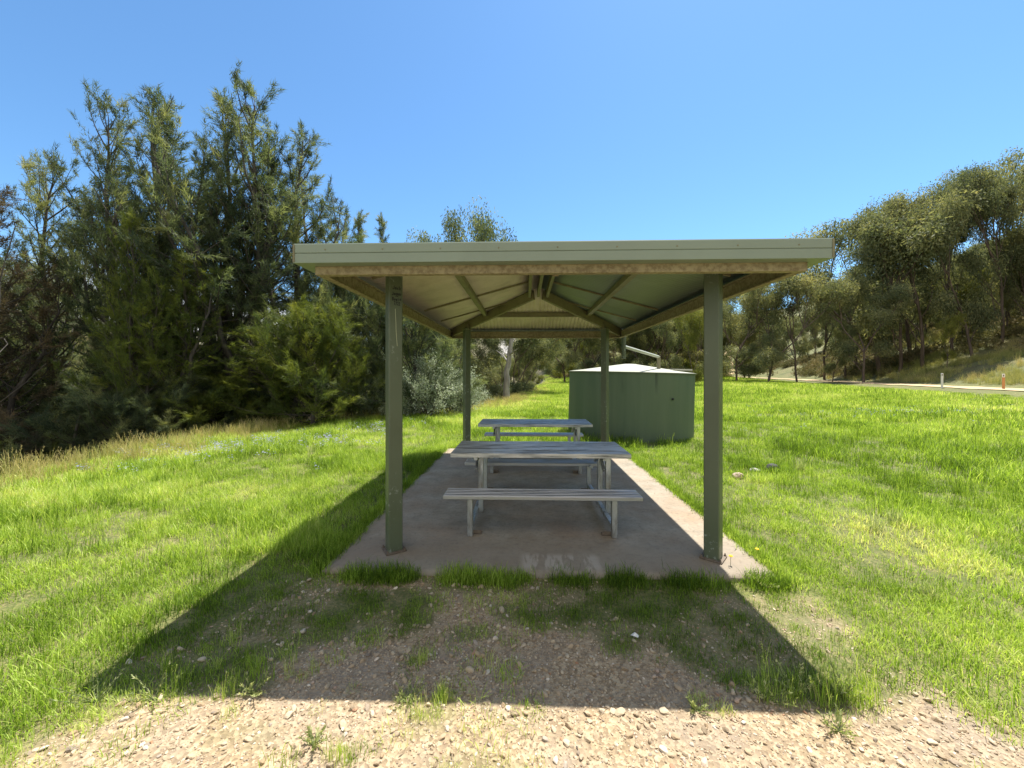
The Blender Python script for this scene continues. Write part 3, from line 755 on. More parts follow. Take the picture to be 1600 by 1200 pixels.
def shrub(seed, Rr=1.6, H=2.1, n=22000, leaf=.07, quad=True, lw=.45):
    T = Tree(seed); r = T.r; bt = []
    k = 34
    for i in range(k):
        az = i*2.4; el = R(r.uniform(28,88)); d = np.array([cos(az)*cos(el), sin(az)*cos(el), sin(el)])
        L = H*r.uniform(.7,1.12); pts = [np.array([r.normal(0,.15), r.normal(0,.15), 0.])]; dd = d.copy()
        for j in range(6):
            dd = dd + r.normal(0,.13,3); dd /= np.linalg.norm(dd); pts.append(pts[-1]+dd*L/6*np.array([Rr/H*1.2,Rr/H*1.2,1]))
        pts = np.array(pts); T.tube(pts, np.linspace(.018,.003,7), 4)
        for j in range(14):
            g = r.uniform(.25,1); a = np.array([np.interp(g*6, np.arange(7), pts[:,q]) for q in range(3)])
            m = n//(k*14); c = r.uniform(.10,.22); u = r.normal(size=(m,3)); td = dd+r.normal(0,.6,3); td /= np.linalg.norm(td)
            P = a + td*r.random((m,1))*.45 + u*c*.45; Dn = td + r.normal(0,.7,(m,3))
            T.add(P, Dn, leaf*r.uniform(.6,1.3,m), leaf*lw*r.uniform(.7,1.2,m), np.clip(r.uniform(.2,.8)+r.normal(0,.15,m),0,1), quad)
    return T.meshes('shrub')

def plant(name, meshes, loc, sc, rz, bark, leafm, tilt=(0,0)):
    t = empty(name, loc); t.scale = sc if hasattr(sc,'__len__') else (sc,sc,sc); t.rotation_euler = (tilt[0], tilt[1], rz)
    tm, lm = meshes
    for nm, me_, mt in (('trunk', tm, bark), ('crown', lm, leafm)):
        if me_ is None: continue
        if not len(me_.materials): me_.materials.append(mt)
        o = link(nm, me_, t)
        if me_.materials[0] != mt: o.material_slots[0].link = 'OBJECT'; o.material_slots[0].material = mt
    return t
SO = [she_oak(11, 12, 2.4, 46, low=.26, dens=.76, leaders=3), she_oak(12, 12, 2.6, 46, low=.26, up=1.05, dens=.74, leaders=4), she_oak(13, 12, 2.7, 70, low=.10, dens=.80, up=.9, leaders=2), she_oak(14, 12, 1.6, 52, up=1.25, low=.2, dens=.9)]
SOB = she_oak(21, 3.4, 2.0, 60, low=.02, dens=1.15, needle=.20, up=.9, r0=.06, wid=.012)
SOS = she_oak(22, 12, 2.3, 34, low=.32, dens=.55, up=1.0)
def zg(x, y): return float(height(x, y))
# (column, distance, row of the top, mesh, width factor, leaf, tilt x/y, label)
LEFT = [
 (186,13.6,146,1,.92,'sheoak',0,.02,'tall she-oak whose twin olive tops stand highest at the left of the grove'),
 (232,13.8,152,0,1.0,'sheoak',0,-.03,'tall olive she-oak just right of the twin-topped one'),
 (272,15.2,156,3,1.0,'sheoak',0,0,'thin spire of a she-oak poking up between two broader crowns'),
 (330,14.4,163,0,1.15,'sheoak',0,0,'bushy she-oak in the middle of the left grove, lower than its neighbours'),
 (405,14.2,146,1,1.15,'sheoak',0,.0,'tallest she-oak of the left grove, with an open pointed crown'),
 (456,14.8,170,0,1.1,'sheoak',.02,.04,'she-oak at the right end of the tall grove, leaning right'),
 (72,14.5,250,2,.9,'sheoak',0,-.05,'shorter dark she-oak left of the tall grove'),
 (-14,11.5,275,0,1.0,'sheoak_rust',0,0,'rusty she-oak cut by the left edge of the picture'),
 (-130,12.0,300,2,1.0,'sheoak',0,0,'dark she-oak standing beyond the left edge'),
 (205,11.6,325,2,.62,'sheoak_bright',0,0,'bright yellow-green young she-oak in front of the left grove'),
 (272,12.4,395,0,.9,'sheoak_bright',0,0,'smaller bright she-oak right of the brightest one'),
 (505,19.0,345,2,.8,'sheoak',0,0,'grey-green she-oak rising beside the left end of the shelter roof'),
 (562,21.0,330,3,1.2,'sheoak',0,0,'she-oak with narrow tops showing over the shelter roof'),
 (600,23.0,338,3,.9,'sheoak',0,0,'slender she-oak spire just above the roof near the front left post'),
 (440,13.6,470,2,1.2,'sheoak_bright',0,0,'low bright she-oak under the right end of the grove'),
 (628,21.0,440,3,1.6,'sheoak',0,0,'dark she-oak seen behind the front left post'),
 (690,24.0,440,0,1.2,'sheoak',0,0,'dark she-oak seen between the two left posts'),
 (575,17.5,420,2,1.1,'sheoak',0,0,'dark she-oak just left of the front left post'),
]
for (px_, D, top, k, wf, lm, ax, ay, lab) in LEFT:
    x, y, _ = at(px_, D); z = zg(x,y)-.1; H = 1.65+(583-top)/600*D - z; s = H/SO[k][0]['zmax']
    sw = (s+1)/2*wf
    t = plant('she_oak_tree', SO[k], (x,y,z), (sw,sw,s), random.uniform(0,6.28), M['bark_dark'], M[lm], (ax,ay))
    tag(t, lab, 'tree', 'she-oaks along the river bank')
for (px_, D, w_, h_, lm, lab) in ((482,13.3,1.05,.98,'sheoak_bright','broad olive she-oak bush at the edge of the lawn, right of the grove'),
        (545,15.0,.85,.8,'sheoak','dull green bush between the broad olive bush and the silver shrub'),
        (335,12.9,.85,.6,'sheoak_bright','low feathery bush under the bare trunks of the grove'),
        (250,11.9,.8,.75,'sheoak','dark bush at the foot of the grove, left of the bare trunks'),
        (150,11.0,.85,.8,'sheoak','dark bush under the brightest young she-oak'),
        (60,10.3,.75,.55,'sheoak_bright','pale bush low at the left edge behind the fallen stems'),
        (410,14.6,1.1,.9,'sheoak','shadowy bush behind the trunks, left of the broad olive bush'),
        (-30,10.0,.9,.9,'sheoak_rust','brownish bush cut by the left edge of the picture')):
    x, y, _ = at(px_, D); z = zg(x,y)-.15
    t = plant('she_oak_bush', SOB, (x,y,z), (w_,w_,h_), random.uniform(0,6.28), M['bark_dark'], M[lm]); tag(t, lab, 'bush', 'young she-oaks under the grove')
for k, (px_, D) in enumerate([(i, 15.5+3*((i*7)%5)/5) for i in range(-120, 700, 75)]):
    x, y, _ = at(px_, D); z = zg(x,y)-.15; w_ = 1.15+.3*((k*5)%3)/3
    tag(plant('she_oak_bush', SOB, (x,y,z), (w_,w_,1.2+.5*((k*3)%4)/4), random.uniform(0,6.28), M['bark_dark'], M['sheoak']), 'dark bush in the deep shade behind the trunks of the grove', 'bush', 'dark undergrowth behind the grove')
# sparse stems among the grove
for (px_, D, top, lab) in ((345,14.0,330,'she-oak with bare lower trunk, left of a pair in the grove'),(368,14.8,300,'she-oak with bare lower trunk, right of a pair in the grove'),
                      (425,15.5,280,'thin open she-oak with sky showing through its trunk line'),(300,15.8,300,'open she-oak half hidden behind the bright young trees')):
    x, y, _ = at(px_, D); z = zg(x,y)-.1; s = (1.65+(583-top)/600*D - z)/12.1
    tag(plant('she_oak_tree', SOS, (x,y,z), (s*1.05,s*1.05,s), random.uniform(0,6.28), M['bark_dark'], M['sheoak']), lab, 'tree', 'she-oaks along the river bank')
# leaning dead stems at the far left
def dead_tree(name, px_, D, segs, lab, mat='bark_dark', r0=.11, seed=1):
    x, y, _ = at(px_, D); z = zg(x,y)-.1; t = empty(name, (x,y,z)); tag(t, lab, 'tree'); r = np.random.default_rng(seed)
    T = Tree(seed); main = np.array(segs, float)
    u = np.linspace(0, len(main)-1, 14); P = np.stack([np.interp(u, np.arange(len(main)), main[:,k]) for k in range(3)],1) + r.normal(0,.03,(14,3)); P[0] = main[0]
    T.tube(P, np.linspace(r0, r0*.25, 14), 8); tm, _ = T.meshes(name); tm.materials.append(M[mat]); link('trunk', tm, t)
    for k in range(9):
        T2 = Tree(seed+1+k)
        i = r.integers(4,13); d = np.array([r.normal(0,.7), r.normal(0,.5), r.uniform(.1,.9)]); d /= np.linalg.norm(d); L = r.uniform(.5,1.5)
        T2.tube(np.array([P[i], P[i]+d*L*.5+r.normal(0,.06,3), P[i]+d*L]), [r0*.3, r0*.18, .006], 5)
        tm, _ = T2.meshes(name); tm.materials.append(M[mat]); link('branch', tm, t)
    return t
dead_tree('leaning_tree', 15, 10.4, [(0,0,0),(.5,.1,.9),(1.2,.3,2.0),(1.5,.4,3.6)], 'dark leaning trunk rising to the right at the left edge', seed=4)
dead_tree('leaning_tree', 28, 10.8, [(0,0,0),(.9,.1,.6),(2.2,.3,1.1),(3.2,.4,1.3)], 'dark low stem bending over almost flat at the left edge', seed=6, r0=.08)
dead_tree('leaning_tree', 420, 15.6, [(0,0,0),(.3,0,2),(.9,0,3.6),(1.9,0,5.3)], 'dark bare tree forking right against the bright sky left of the roof', seed=9, r0=.12)
dead_tree('dead_tree', 790, 25.0, [(0,0,0),(.1,0,2.2),(.45,0,4.5),(.55,0,7.2)], 'bare grey dead trunk standing between the rear posts above the river', 'bark_pale', .24, 12)
dead_tree('dead_tree', -22, 8.6, [(0,0,0),(.1,0,3.0),(.2,.1,5.6),(.55,.1,7.3)], 'bare twiggy dead tree reaching in high at the left edge', 'bark_dark', .028, 15)
# silver shrubs
SV = [shrub(31), shrub(32, 1.3, 1.8, 16000)]
for (px_, D, k, sc, lab) in ((668,15.0,0,1.12,'tall silver-leaved shrub between the two left posts'),(590,15.6,1,.95,'smaller silver-leaved shrub just left of the front left post'),
                       (716,16.0,1,1.0,'silver-leaved shrub beside the rear left post'),(632,16.4,1,.95,'silver-leaved shrub hidden partly by the front left post')):
    x, y, _ = at(px_, D); z = max(zg(x,y), -.6)-.05
    tag(plant('silver_shrub', SV[k], (x,y,z), sc, random.uniform(0,6), M['bark_gum'], M['silver']), lab, 'shrub', 'silver shrubs at the lawn edge')

GM = [gum(41,14,.42,nleaf=170,clump=.8,r0=.14), gum(42,14,.36,clump=.8,bare=.36,nleaf=180,r0=.14), gum(43,14,.48,clump=.75,forks=4,bare=.28,nleaf=160,r0=.15), gum(44,14,.42,clump=.9,nleaf=210,bare=.20,forks=4,r0=.14), gum(45,14,.5,clump=.6,nleaf=70,bare=.34,r0=.10), gum(46,14,.46,clump=1.0,nleaf=240,bare=.13,forks=4,r0=.13)]
def put_gum(px_, D, top, k, wf, lm, lab, grp, xy=None, h=None):
    if xy is None: x, y, _ = at(px_, D)
    else: x, y = xy
    z = zg(x,y)
    H = h if h else 1.65+(583-top)/600*D - z
    s = H/GM[k][0]['zmax']
    t = plant('gum_tree', GM[k], (x,y,z-.1), (s*wf*(1 if h else .78),s*wf*(1 if h else .78),s), random.uniform(0,6.28), M['bark_gum'], M[lm]); return tag(t, lab, 'tree', grp)
g1 = 'gum trees along the far side of the road'
put_gum(680, 30, 335, 5, .72, 'sheoak', 'rounded tree top showing above the roof between the left posts', 'gum trees by the river')
put_gum(748, 42, 430, 3, .9, 'gum', 'gum tree right of the rear left post, beyond the river bend', 'gum trees by the river')
put_gum(1085, 40, 470, 5, .8, 'gumyellow', 'bright yellow-green tree just left of the front right post', g1)
put_gum(1040, 55, 490, 3, 1.0, 'gum', 'dull green tree behind the water tank, left of the yellow one', g1)
put_gum(1150, 52, 440, 2, 1.3, 'gum', 'broad dark gum just right of the front right post', g1)
put_gum(1200, 46, 432, 3, 1.2, 'gum', 'dark spreading gum above the start of the bank', g1)
put_gum(1246, 47, 418, 0, 1.1, 'gum', 'gum with a stout red-brown trunk standing alone at the top of the bank', g1)
put_gum(1320, 52, 358, 4, 1.1, 'gum', 'thin see-through gum whose top stands clear against the sky beside the roof corner', g1)
put_gum(1288, 56, 432, 0, 1.5, 'gum', 'open gum just right of the stout-trunked one, its top at the roof line', g1)
put_gum(1338, 54, 382, 1, 1.5, 'gum', 'gum whose crown fills the dip of the skyline beside the roof corner', g1)
put_gum(1375, 47, 340, 3, 1.3, 'gum', 'full-crowned gum filling the skyline right of the see-through one', g1)
put_gum(1425, 49, 300, 0, 1.3, 'gum', 'gum on the skyline between the full-crowned one and the tall roadside ones', g1)
put_gum(1350, 42, 420, 2, 1.3, 'gum', 'leaning gum with a pale dead limb pointing left', g1)
put_gum(1405, 44, 330, 1, 1.2, 'gum', 'gum tree with crown stepping up right of the leaning one', g1)
put_gum(1442, 42, 290, 1, 1.1, 'gum', 'tall gum left of the white guide post', g1)
put_gum(1490, 42, 268, 0, .9, 'gum', 'tall gum above the white guide post', g1)
put_gum(1520, 39, 300, 3, .75, 'gum', 'dense gum between the two guide posts', g1)
put_gum(1565, 38.5, 250, 1, .9, 'gum', 'tall gum straight behind the orange guide post', g1)
put_gum(1608, 38, 240, 2, .9, 'gum', 'tall gum cut by the right edge of the picture', g1)
put_gum(1570, 46, 232, 4, 1.1, 'gum', 'wispy gum highest on the skyline at the right', g1)
put_gum(1480, 37, 490, 2, .7, 'gumyellow', 'small yellowish sapling above the white guide post', g1)
put_gum(1300, 46, 500, 3, .8, 'gum', 'low bushy gum at the top of the bank', g1)
put_gum(1660, 38, 240, 0, 1.0, 'gum', 'tall gum beyond the right edge', g1)
rr = random.Random(5)
def scatter(n, fx, grp, lab, hmin, hmax, mind, ks, yel=.08, big=1.0):
    pts = []; tries = 0
    while len(pts) < n and tries < 6000:
        tries += 1; x, y = fx()
        if any((x-a)**2+(y-b_)**2 < mind*mind for a, b_ in pts): continue
        if (y < 8 and x < 20): continue
        pts.append((x,y)); put_gum(0, 0, 0, rr.choice(ks), rr.uniform(.7,1.0)*big, 'gumyellow' if rr.random() < yel else 'gum', lab, grp, (x,y), rr.uniform(hmin,hmax))
def hillpt():
    D = rr.uniform(30, 105); px_ = rr.uniform(1180, 1800); x, y, _ = at(px_, D)
    return (x, y) if x - float(xr(y)) > 11 else (9e3*rr.random()+1e4, 1e4)
def lim(f, ok):
    def g():
        while True:
            p = f()
            if ok(*p): return p
    return g
scatter(205, lim(hillpt, lambda x,y: x < 2000), 'gum trees up the hillside', 'grey-green gum among many on the wooded hillside right of the road', 8, 13, 2.4, (0,1,2,1,0,3,2))
scatter(85, lim(lambda: at(rr.uniform(740,1220), rr.uniform(62,150))[:2], lambda x,y: x > float(xe(y))+1 and abs(x-float(xr(y))) > 4), 'far gum trees behind the tank', 'distant grey-green gum in the wood that closes the valley behind the tank', 11, 16, 4.5, (3,5,3), .1, 1.25)
scatter(30, lim(lambda: at(rr.uniform(-200,800), rr.uniform(40,130))[:2], lambda x,y: float(xe(y))-x > 17), 'trees beyond the river', 'hazy tree across the river, seen only through gaps in the she-oaks', 7, 11, 6, (3,5,2), .05, 1.3)
scatter(20, lim(lambda: at(rr.uniform(690,830), rr.uniform(24,70))[:2], lambda x,y: 1 < float(xe(y))-x < 6), 'bushy trees along the river bend', 'dull green bushy tree on the river bank left of the tank', 3.5, 8, 2.6, (3,5), .25, 1.3)

# ------------------------------------------------------------------ ground cover (stuff)
def tuft(name, n, rad, h0, h1, wd, seed, bend=.5, mat='grass', heads=0, flat=0.0):
    r = np.random.default_rng(seed); V = []; F4 = []; F3 = []; T = []
    for i in range(n):
        a = r.uniform(0,2*pi); q = rad*math.sqrt(r.random()); p = np.array([q*cos(a), q*sin(a), -.01])
        h = r.uniform(h0,h1); az = r.uniform(0,2*pi); d = np.array([cos(az),sin(az),0.]); side = np.array([-sin(az+r.normal(0,.5)), cos(az), 0.]); side /= np.linalg.norm(side)
        lean = r.uniform(.05,1)*bend + flat; w0 = wd*r.uniform(.7,1.3); t = r.random(); b0 = len(V)
        for k, u in enumerate((0,.4,.75)):
            c = p + d*h*lean*u**1.8 + np.array([0,0,h*(u - .35*lean*u*u)]); ww = w0*(1-.35*u)
            V += [c-side*ww/2, c+side*ww/2]; T += [t,t]
        V.append(p + d*h*lean + np.array([0,0,h*(1-.35*lean)])); T.append(t)
        F4 += [(b0,b0+1,b0+3,b0+2),(b0+2,b0+3,b0+5,b0+4)]; F3.append((b0+4,b0+5,b0+6))
        if heads and i % heads == 0:
            top = V[-1]
            for k in range(7):
                c = top - np.array([0,0,.012*k]) - d*.003*k; dd = r.normal(size=3)*.5+np.array([0,0,.6]); dd /= np.linalg.norm(dd); sd = np.cross(dd,(1,0.3,0)); b1 = len(V)
                V += [c-sd*.004, c+sd*.004, c+dd*.022]; T += [.95]*3; F3.append((b1,b1+1,b1+2))
    me_ = npmesh(name, V, [np.array(F4), np.array(F3)], M[mat], False, {'tint': T}); return bpy.data.objects.new(name, me_)
def stone(name, seed):
    import bmesh
    r = np.random.default_rng(seed); bm = bmesh.new(); bmesh.ops.create_icosphere(bm, subdivisions=2, radius=1)
    D_ = r.normal(size=(8,3)); D_ /= np.linalg.norm(D_,axis=1)[:,None]; h = .45+.4*r.random(8); sc = np.array([1, r.uniform(.6,.95), r.uniform(.35,.65)])
    for v in bm.verts:
        p = np.array(v.co); k = min([1.0]+[h[i]/(p@D_[i]) for i in range(8) if p@D_[i] > .05]); v.co = Vector(p*k*sc)
    me_ = bpy.data.meshes.new(name); bm.to_mesh(me_); bm.free(); me_.materials.append(M['stone']); return bpy.data.objects.new(name, me_)
def flower(name, mat, rad=.012, n=9, h=.16, seed=0):
    r = np.random.default_rng(seed); V = []; F3 = []; T = []
    for i in range(n):
        a = r.uniform(0,2*pi); q = .11*math.sqrt(r.random()); c = np.array([q*cos(a), q*sin(a), h*r.uniform(.6,1.2)])
        for k in range(6):
            u = r.normal(size=3); u[2] = abs(u[2])*.6; u /= np.linalg.norm(u); s_ = np.cross(u, r.normal(size=3)); s_ /= np.linalg.norm(s_); b0 = len(V)
            V += [c, c+u*rad+s_*rad*.45, c+u*rad-s_*rad*.45]; T += [r.random()]*3; F3.append((b0,b0+1,b0+2))
    return bpy.data.objects.new(name, npmesh(name, V, [np.array(F3)], M[mat], False, {'tint': T}))
def scatter_stuff(name, pts, scl, var, tint, objs, label, rx=None):
    """points with a copy of one of the little objects on each"""
    n = len(pts); me_ = npmesh(name, pts, [np.zeros((0,3))], None) if False else bpy.data.meshes.new(name)
    me_.vertices.add(n); me_.vertices.foreach_set('co', np.asarray(pts, np.float32).ravel())
    for an, arr in (('scl', scl), ('ptint', tint), ('rz', RNG.uniform(0,6.28,n))):
        a = me_.attributes.new(an, 'FLOAT', 'POINT'); a.data.foreach_set('value', np.asarray(arr, np.float32))
    rt = me_.attributes.new('rot', 'FLOAT_VECTOR', 'POINT')
    rv = np.zeros((n,3), np.float32); rv[:,2] = RNG.uniform(0,6.28,n)
    if rx is not None: rv[:,:2] = RNG.uniform(-rx,rx,(n,2))
    rt.data.foreach_set('vector', rv.ravel())
    iv = me_.attributes.new('var', 'INT', 'POINT'); iv.data.foreach_set('value', np.asarray(var, np.int32))
    o = link(name, me_); tag(o, label, kind='stuff')
    ng = bpy.data.node_groups.new(name, 'GeometryNodeTree')
    ng.interface.new_socket('Geometry', in_out='INPUT', socket_type='NodeSocketGeometry'); ng.interface.new_socket('Geometry', in_out='OUTPUT', socket_type='NodeSocketGeometry')
    N = ng.nodes; L = ng.links; gi = N.new('NodeGroupInput'); go = N.new('NodeGroupOutput')
    iop = N.new('GeometryNodeInstanceOnPoints'); jn = N.new('GeometryNodeJoinGeometry')
    for ob in objs[::-1]:
        oi = N.new('GeometryNodeObjectInfo'); oi.inputs['Object'].default_value = ob; oi.inputs['As Instance'].default_value = True
        L.new(oi.outputs['Geometry'], jn.inputs[0])
    def na(nm, ty):
        a = N.new('GeometryNodeInputNamedAttribute'); a.data_type = ty; a.inputs['Name'].default_value = nm; return [x for x in a.outputs if x.enabled][0]
    L.new(gi.outputs[0], iop.inputs['Points']); L.new(jn.outputs[0], iop.inputs['Instance'])
    iop.inputs['Pick Instance'].default_value = True
    L.new(na('var','INT'), iop.inputs['Instance Index'])
    L.new(na('rot','FLOAT_VECTOR'), iop.inputs['Rotation']); L.new(na('scl','FLOAT'), iop.inputs['Scale'])
    L.new(iop.outputs[0], go.inputs[0])
    md = o.modifiers.new('scatter', 'NODES'); md.node_group = ng
    return o
def in_slab(x, y, m=0.0): return (x > SX0-m) & (x < SX1+m) & (y > SY0-m) & (y < SY1+m)
def polar(dens_fn, r0, r1, per_m2, a0=-68, a1=68):
    """random spots in a fan before the camera"""
    area = .5*(r1*r1-r0*r0)*R(a1-a0); n = int(area*per_m2)
    r = np.sqrt(RNG.uniform(r0*r0, r1*r1, n)); a = RNG.uniform(R(a0), R(a1), n) - R(YAW)
    x = r*np.sin(a); y = r*np.cos(a); k = RNG.random(n) < dens_fn(x, y); return x[k], y[k]
def lawn(x, y):
    g = gravel(x,y); s = xe(y)-x; rd = x-xr(y)
    tankd = np.hypot(x-tx, y-ty)
    return np.where(in_slab(x,y,.0) | (s > .8) | (rd > -2.4) | (tankd < TR+.02), 0, (1-g)*(.75+.25*sst(.3,.55,fbm(x,y,1.6)))*thin(x,y))
def tint_of(x, y):
    s = xe(y)-x
    t = .02 + .75*fbm(x,y,3.0) + .50*(noise(x,y,.5)-.5) + .12*sst(8,20,y)
    t = t + .30*sst(-3.5,-.3,s) + .22*np.exp(-((np.hypot((x-3.6)/1.2,(y-4.6)/.9))**2)) + .28*sst(.15,.6,gravel(x+.15,y)+gravel(x-.2,y)) 
    t = t - .38*((y < 3.5)&(x > -2.6)&(x < 2.1)&(y > 2.02))  # roof shadow painted into the blade tint: darker grass before the slab
    t = t + .35*sst(.60,.72,fbm(x+11,y-7,1.1)) + .3*np.exp(-(((x-3.9)/.9)**2+((y-4.3)/.5)**2)) + .25*sst(1.2,2.6,x)*sst(4.5,2.0,y)
    return np.clip(t + RNG.normal(0,.09,len(x)), 0, 1)
short = [tuft('short_grass', 46, .13, .035, .10, .0042, 100+i, .8) for i in range(3)]
mid = [tuft('mid_grass', 40, .12, .08, .19, .0048, 110+i, .7) for i in range(3)]
tall = [tuft('tall_grass', 24, .09, .16, .38, .0048, 120+i, .45, heads=6) for i in range(3)]
far_ = [tuft('far_grass', 90, .42, .08, .26, .014, 130+i, .6) for i in range(3)]
dry = [tuft('dry_grass', 34, .16, .22, .55, .0065, 140+i, .6, 'drygrass', 2) for i in range(3)]
P = []; SC = []; VR = []; TN = []
def put(x, y, sc, vr, tn=None, dz=0.0):
    P.append(np.stack([x, y, height(x,y)+dz], 1)); SC.append(sc); VR.append(vr); TN.append(tint_of(x,y) if tn is None else tn)
for (r0, r1, den, s_) in ((1.2, 4.5, 210, .92), (4.5, 9, 105, 1.1), (9, 16, 36, 1.6)):
    x, y = polar(lawn, r0, r1, den); n = len(x); hgt = fbm(x,y,1.3) - .25*((y < 3.4)&(x > -2.4)&(x < 2.4))
    lush = (hgt > .52)
    low_ = 1 - .30*((y < 3.3)&(x > -2.3)&(x < 2.1)); s_ = s_*low_
    put(x, y, s_*RNG.uniform(.6,1.15,n), np.where(lush, RNG.integers(3,6,n), RNG.integers(0,3,n)))
# longer blades: the left foreground and the right-hand field
def tallf(x, y):
    L_ = lawn(x,y); zone = np.maximum(sst(.2,1.2,-2.2-x)*(1-sst(5,7.5,y))*.9, sst(3.2,5.5,x)*sst(4.2,7,y+.25*x)*.9)
    zone = np.maximum(zone, .8*np.exp(-((np.hypot(x-tx,y-ty)-TR-.25)/.3)**2)); return L_*zone*sst(.38,.6,fbm(x+40,y,.9))
for (r0, r1, den, s_) in ((1.6, 6, 40, .7), (6, 12, 24, .85), (12, 30, 6, 1.25)):
    x, y = polar(tallf, r0, r1, den); n = len(x); put(x, y, s_*RNG.uniform(.6,1.15,n), RNG.integers(6,9,n))
for (r0, r1, den, s_) in ((15, 30, 7, 1.0), (30, 70, 2.2, 1.7), (70, 130, .5, 2.8)):
    x, y = polar(lawn, r0, r1, den); k = x-xr(y) < -3.2; x = x[k]; y = y[k]; n = len(x); nearroad = sst(-9,-3.5,x-xr(y)); put(x, y, s_*RNG.uniform(.7,1.2,n)*(1-.72*nearroad), RNG.integers(9,12,n))
# grass hugging the slab and the gravel patches
n = 520; t_ = RNG.random(n)
x = SX0+(SX1-SX0)*t_; y = SY0-RNG.uniform(.0,.10,n); k = fbm(x,y,.22) > .46; put(x[k], y[k], RNG.uniform(.5,.95,k.sum()), RNG.integers(0,5,k.sum()))
for sx in (SX0-.03, SX1+.03):
    y = RNG.uniform(SY0, SY1, 420); x = sx + RNG.uniform(-.05,.02,420)*(1 if sx < 0 else -1); put(x, y, RNG.uniform(.6,1.0,420), RNG.integers(0,6,420))
P_ = np.concatenate(P); 
scatter_stuff('lawn_grass', P_, np.concatenate(SC), np.concatenate(VR), np.concatenate(TN), short+mid+tall+far_, 'green lawn and longer meadow grass around the shelter')
# sparse sprigs in the gravel
x, y = polar(lambda x,y: np.where(in_slab(x,y), 0, gravel(x,y)*sst(.50,.70,fbm(x,y,.45))), 1.3, 3.6, 75); n = len(x)
P = []; SC = []; VR = []; TN = []
put(x, y, RNG.uniform(.35,.8,n), RNG.integers(0,3,n), np.clip(RNG.normal(.6,.2,n),0,1))
for (cx, cy, rad, nn, sc) in ((-.52,1.95,.16,20,.36), (-.62,2.24,.08,7,.34), (-1.75,2.08,.5,22,.4), (-1.15,2.06,.3,8,.35), (1.42,2.08,.22,16,.5), (1.72,2.1,.16,12,.5), (-.75,1.66,.12,8,.4), (.95,1.98,.1,5,.4)):
    a = RNG.uniform(0,6.28,nn); q = rad*np.sqrt(RNG.random(nn)); put(cx+q*np.cos(a), cy+.6*q*np.sin(a), sc*RNG.uniform(.6,1.2,nn), RNG.integers(0,9,nn), np.clip(RNG.normal(.68,.18,nn),0,1))
scatter_stuff('gravel_weeds', np.concatenate(P), np.concatenate(SC), np.concatenate(VR), np.concatenate(TN), short+mid+tall, 'sparse pale grass tufts growing through the gravel')
# dry grass along the top of the river bank and on the road bank
P = []; SC = []; VR = []; TN = []
x, y = polar(lambda x,y: np.clip(np.exp(-((xe(y)-x-.1)/.9)**2)*1.1, 0, 1)*sst(.3,.5,fbm(x,y,1.0)), 7, 40, 20); n = len(x); put(x, y, RNG.uniform(.45,1.0,n), RNG.integers(0,3,n), np.clip(RNG.normal(.25,.25,n),0,1))
x, y = polar(lambda x,y: sst(1.8,3,x-xr(y))*(1-sst(14,20,x-xr(y)))*sst(.35,.6,fbm(x,y,3)), 22, 75, 7.0, 5, 68); n = len(x); put(x, y, RNG.uniform(.7,1.5,n), RNG.integers(0,3,n), np.clip(fbm(x,y,4)*1.7-.62+RNG.normal(0,.15,n),0,1))
x, y = polar(lambda x,y: sst(12,18,x-xr(y))*sst(.35,.55,fbm(x,y,4)), 30, 110, 1.6, 15, 68); n = len(x); put(x, y, RNG.uniform(1.5,2.8,n), RNG.integers(0,3,n), np.clip(RNG.normal(.12,.2,n),0,1))
x, y = polar(lambda x,y: sst(.5,1.5,xe(y)-x)*(1-sst(5,8,xe(y)-x)), 8, 40, 4, -68, 10); n = len(x); put(x, y, RNG.uniform(.8,1.5,n), RNG.integers(0,3,n), np.clip(RNG.normal(.3,.25,n),0,1))
scatter_stuff('dry_grass', np.concatenate(P), np.concatenate(SC), np.concatenate(VR), np.concatenate(TN), dry, 'straw-coloured seeding grass on the banks')
def bushlet(name, seed):
    r = np.random.default_rng(seed); n = 420; g = r.normal(size=(n,3)); g /= np.linalg.norm(g,axis=1)[:,None]; g *= r.random((n,1))**.4
    P = g*np.array([.55,.55,.42]) + np.array([0,0,.40]) + .12*np.sin(7*g[:,::-1]+seed); V, F_, T_ = leaves(P, r.normal(0,.6,(n,3))+g, .16*r.uniform(.6,1.3,n), .055*r.uniform(.6,1.3,n), r.random(n), r, True)
    return bpy.data.objects.new(name, npmesh(name, V, [F_], M['scrub'], False, {'tint': T_}))
M['scrub'] = leaf_mat('scrub_leaf', [(0,(.07,.075,.035)),(.4,(.15,.15,.06)),(.7,(.25,.20,.10)),(1,(.34,.27,.15))], .3, True, .7, (1,1,.7))
bl = [bushlet('scrub_bush', 70+i) for i in range(4)]
xs_, ys_ = [], []
x, y = polar(lambda x,y: np.where(y>46, sst(2.5,5,x-xr(y)), sst(9,13,x-xr(y)))*sst(.38,.6,fbm(x,y,5)), 30, 120, 1.2, 8, 66); xs_.append(x); ys_.append(y)
x, y = polar(lambda x,y: ((x-xe(y)) > 1)*sst(88,104,y)*((x-xr(y)) < -2)*1.0, 80, 190, .35, -12, 30); xs_.append(x); ys_.append(y)
x, y = polar(lambda x,y: sst(2.5,4.5,xe(y)-x)*((xe(y)-x < 6)|(xe(y)-x > 17))*.8, 12, 110, .45, -66, 2); xs_.append(x); ys_.append(y)
x = np.concatenate(xs_); y = np.concatenate(ys_); n = len(x); print('scrub', n)
scatter_stuff('hillside_scrub', np.stack([x,y,height(x,y)-.1],1), RNG.uniform(.6,1.9,n), RNG.integers(0,4,n), RNG.random(n), bl, 'low olive and brown scrub under the trees')
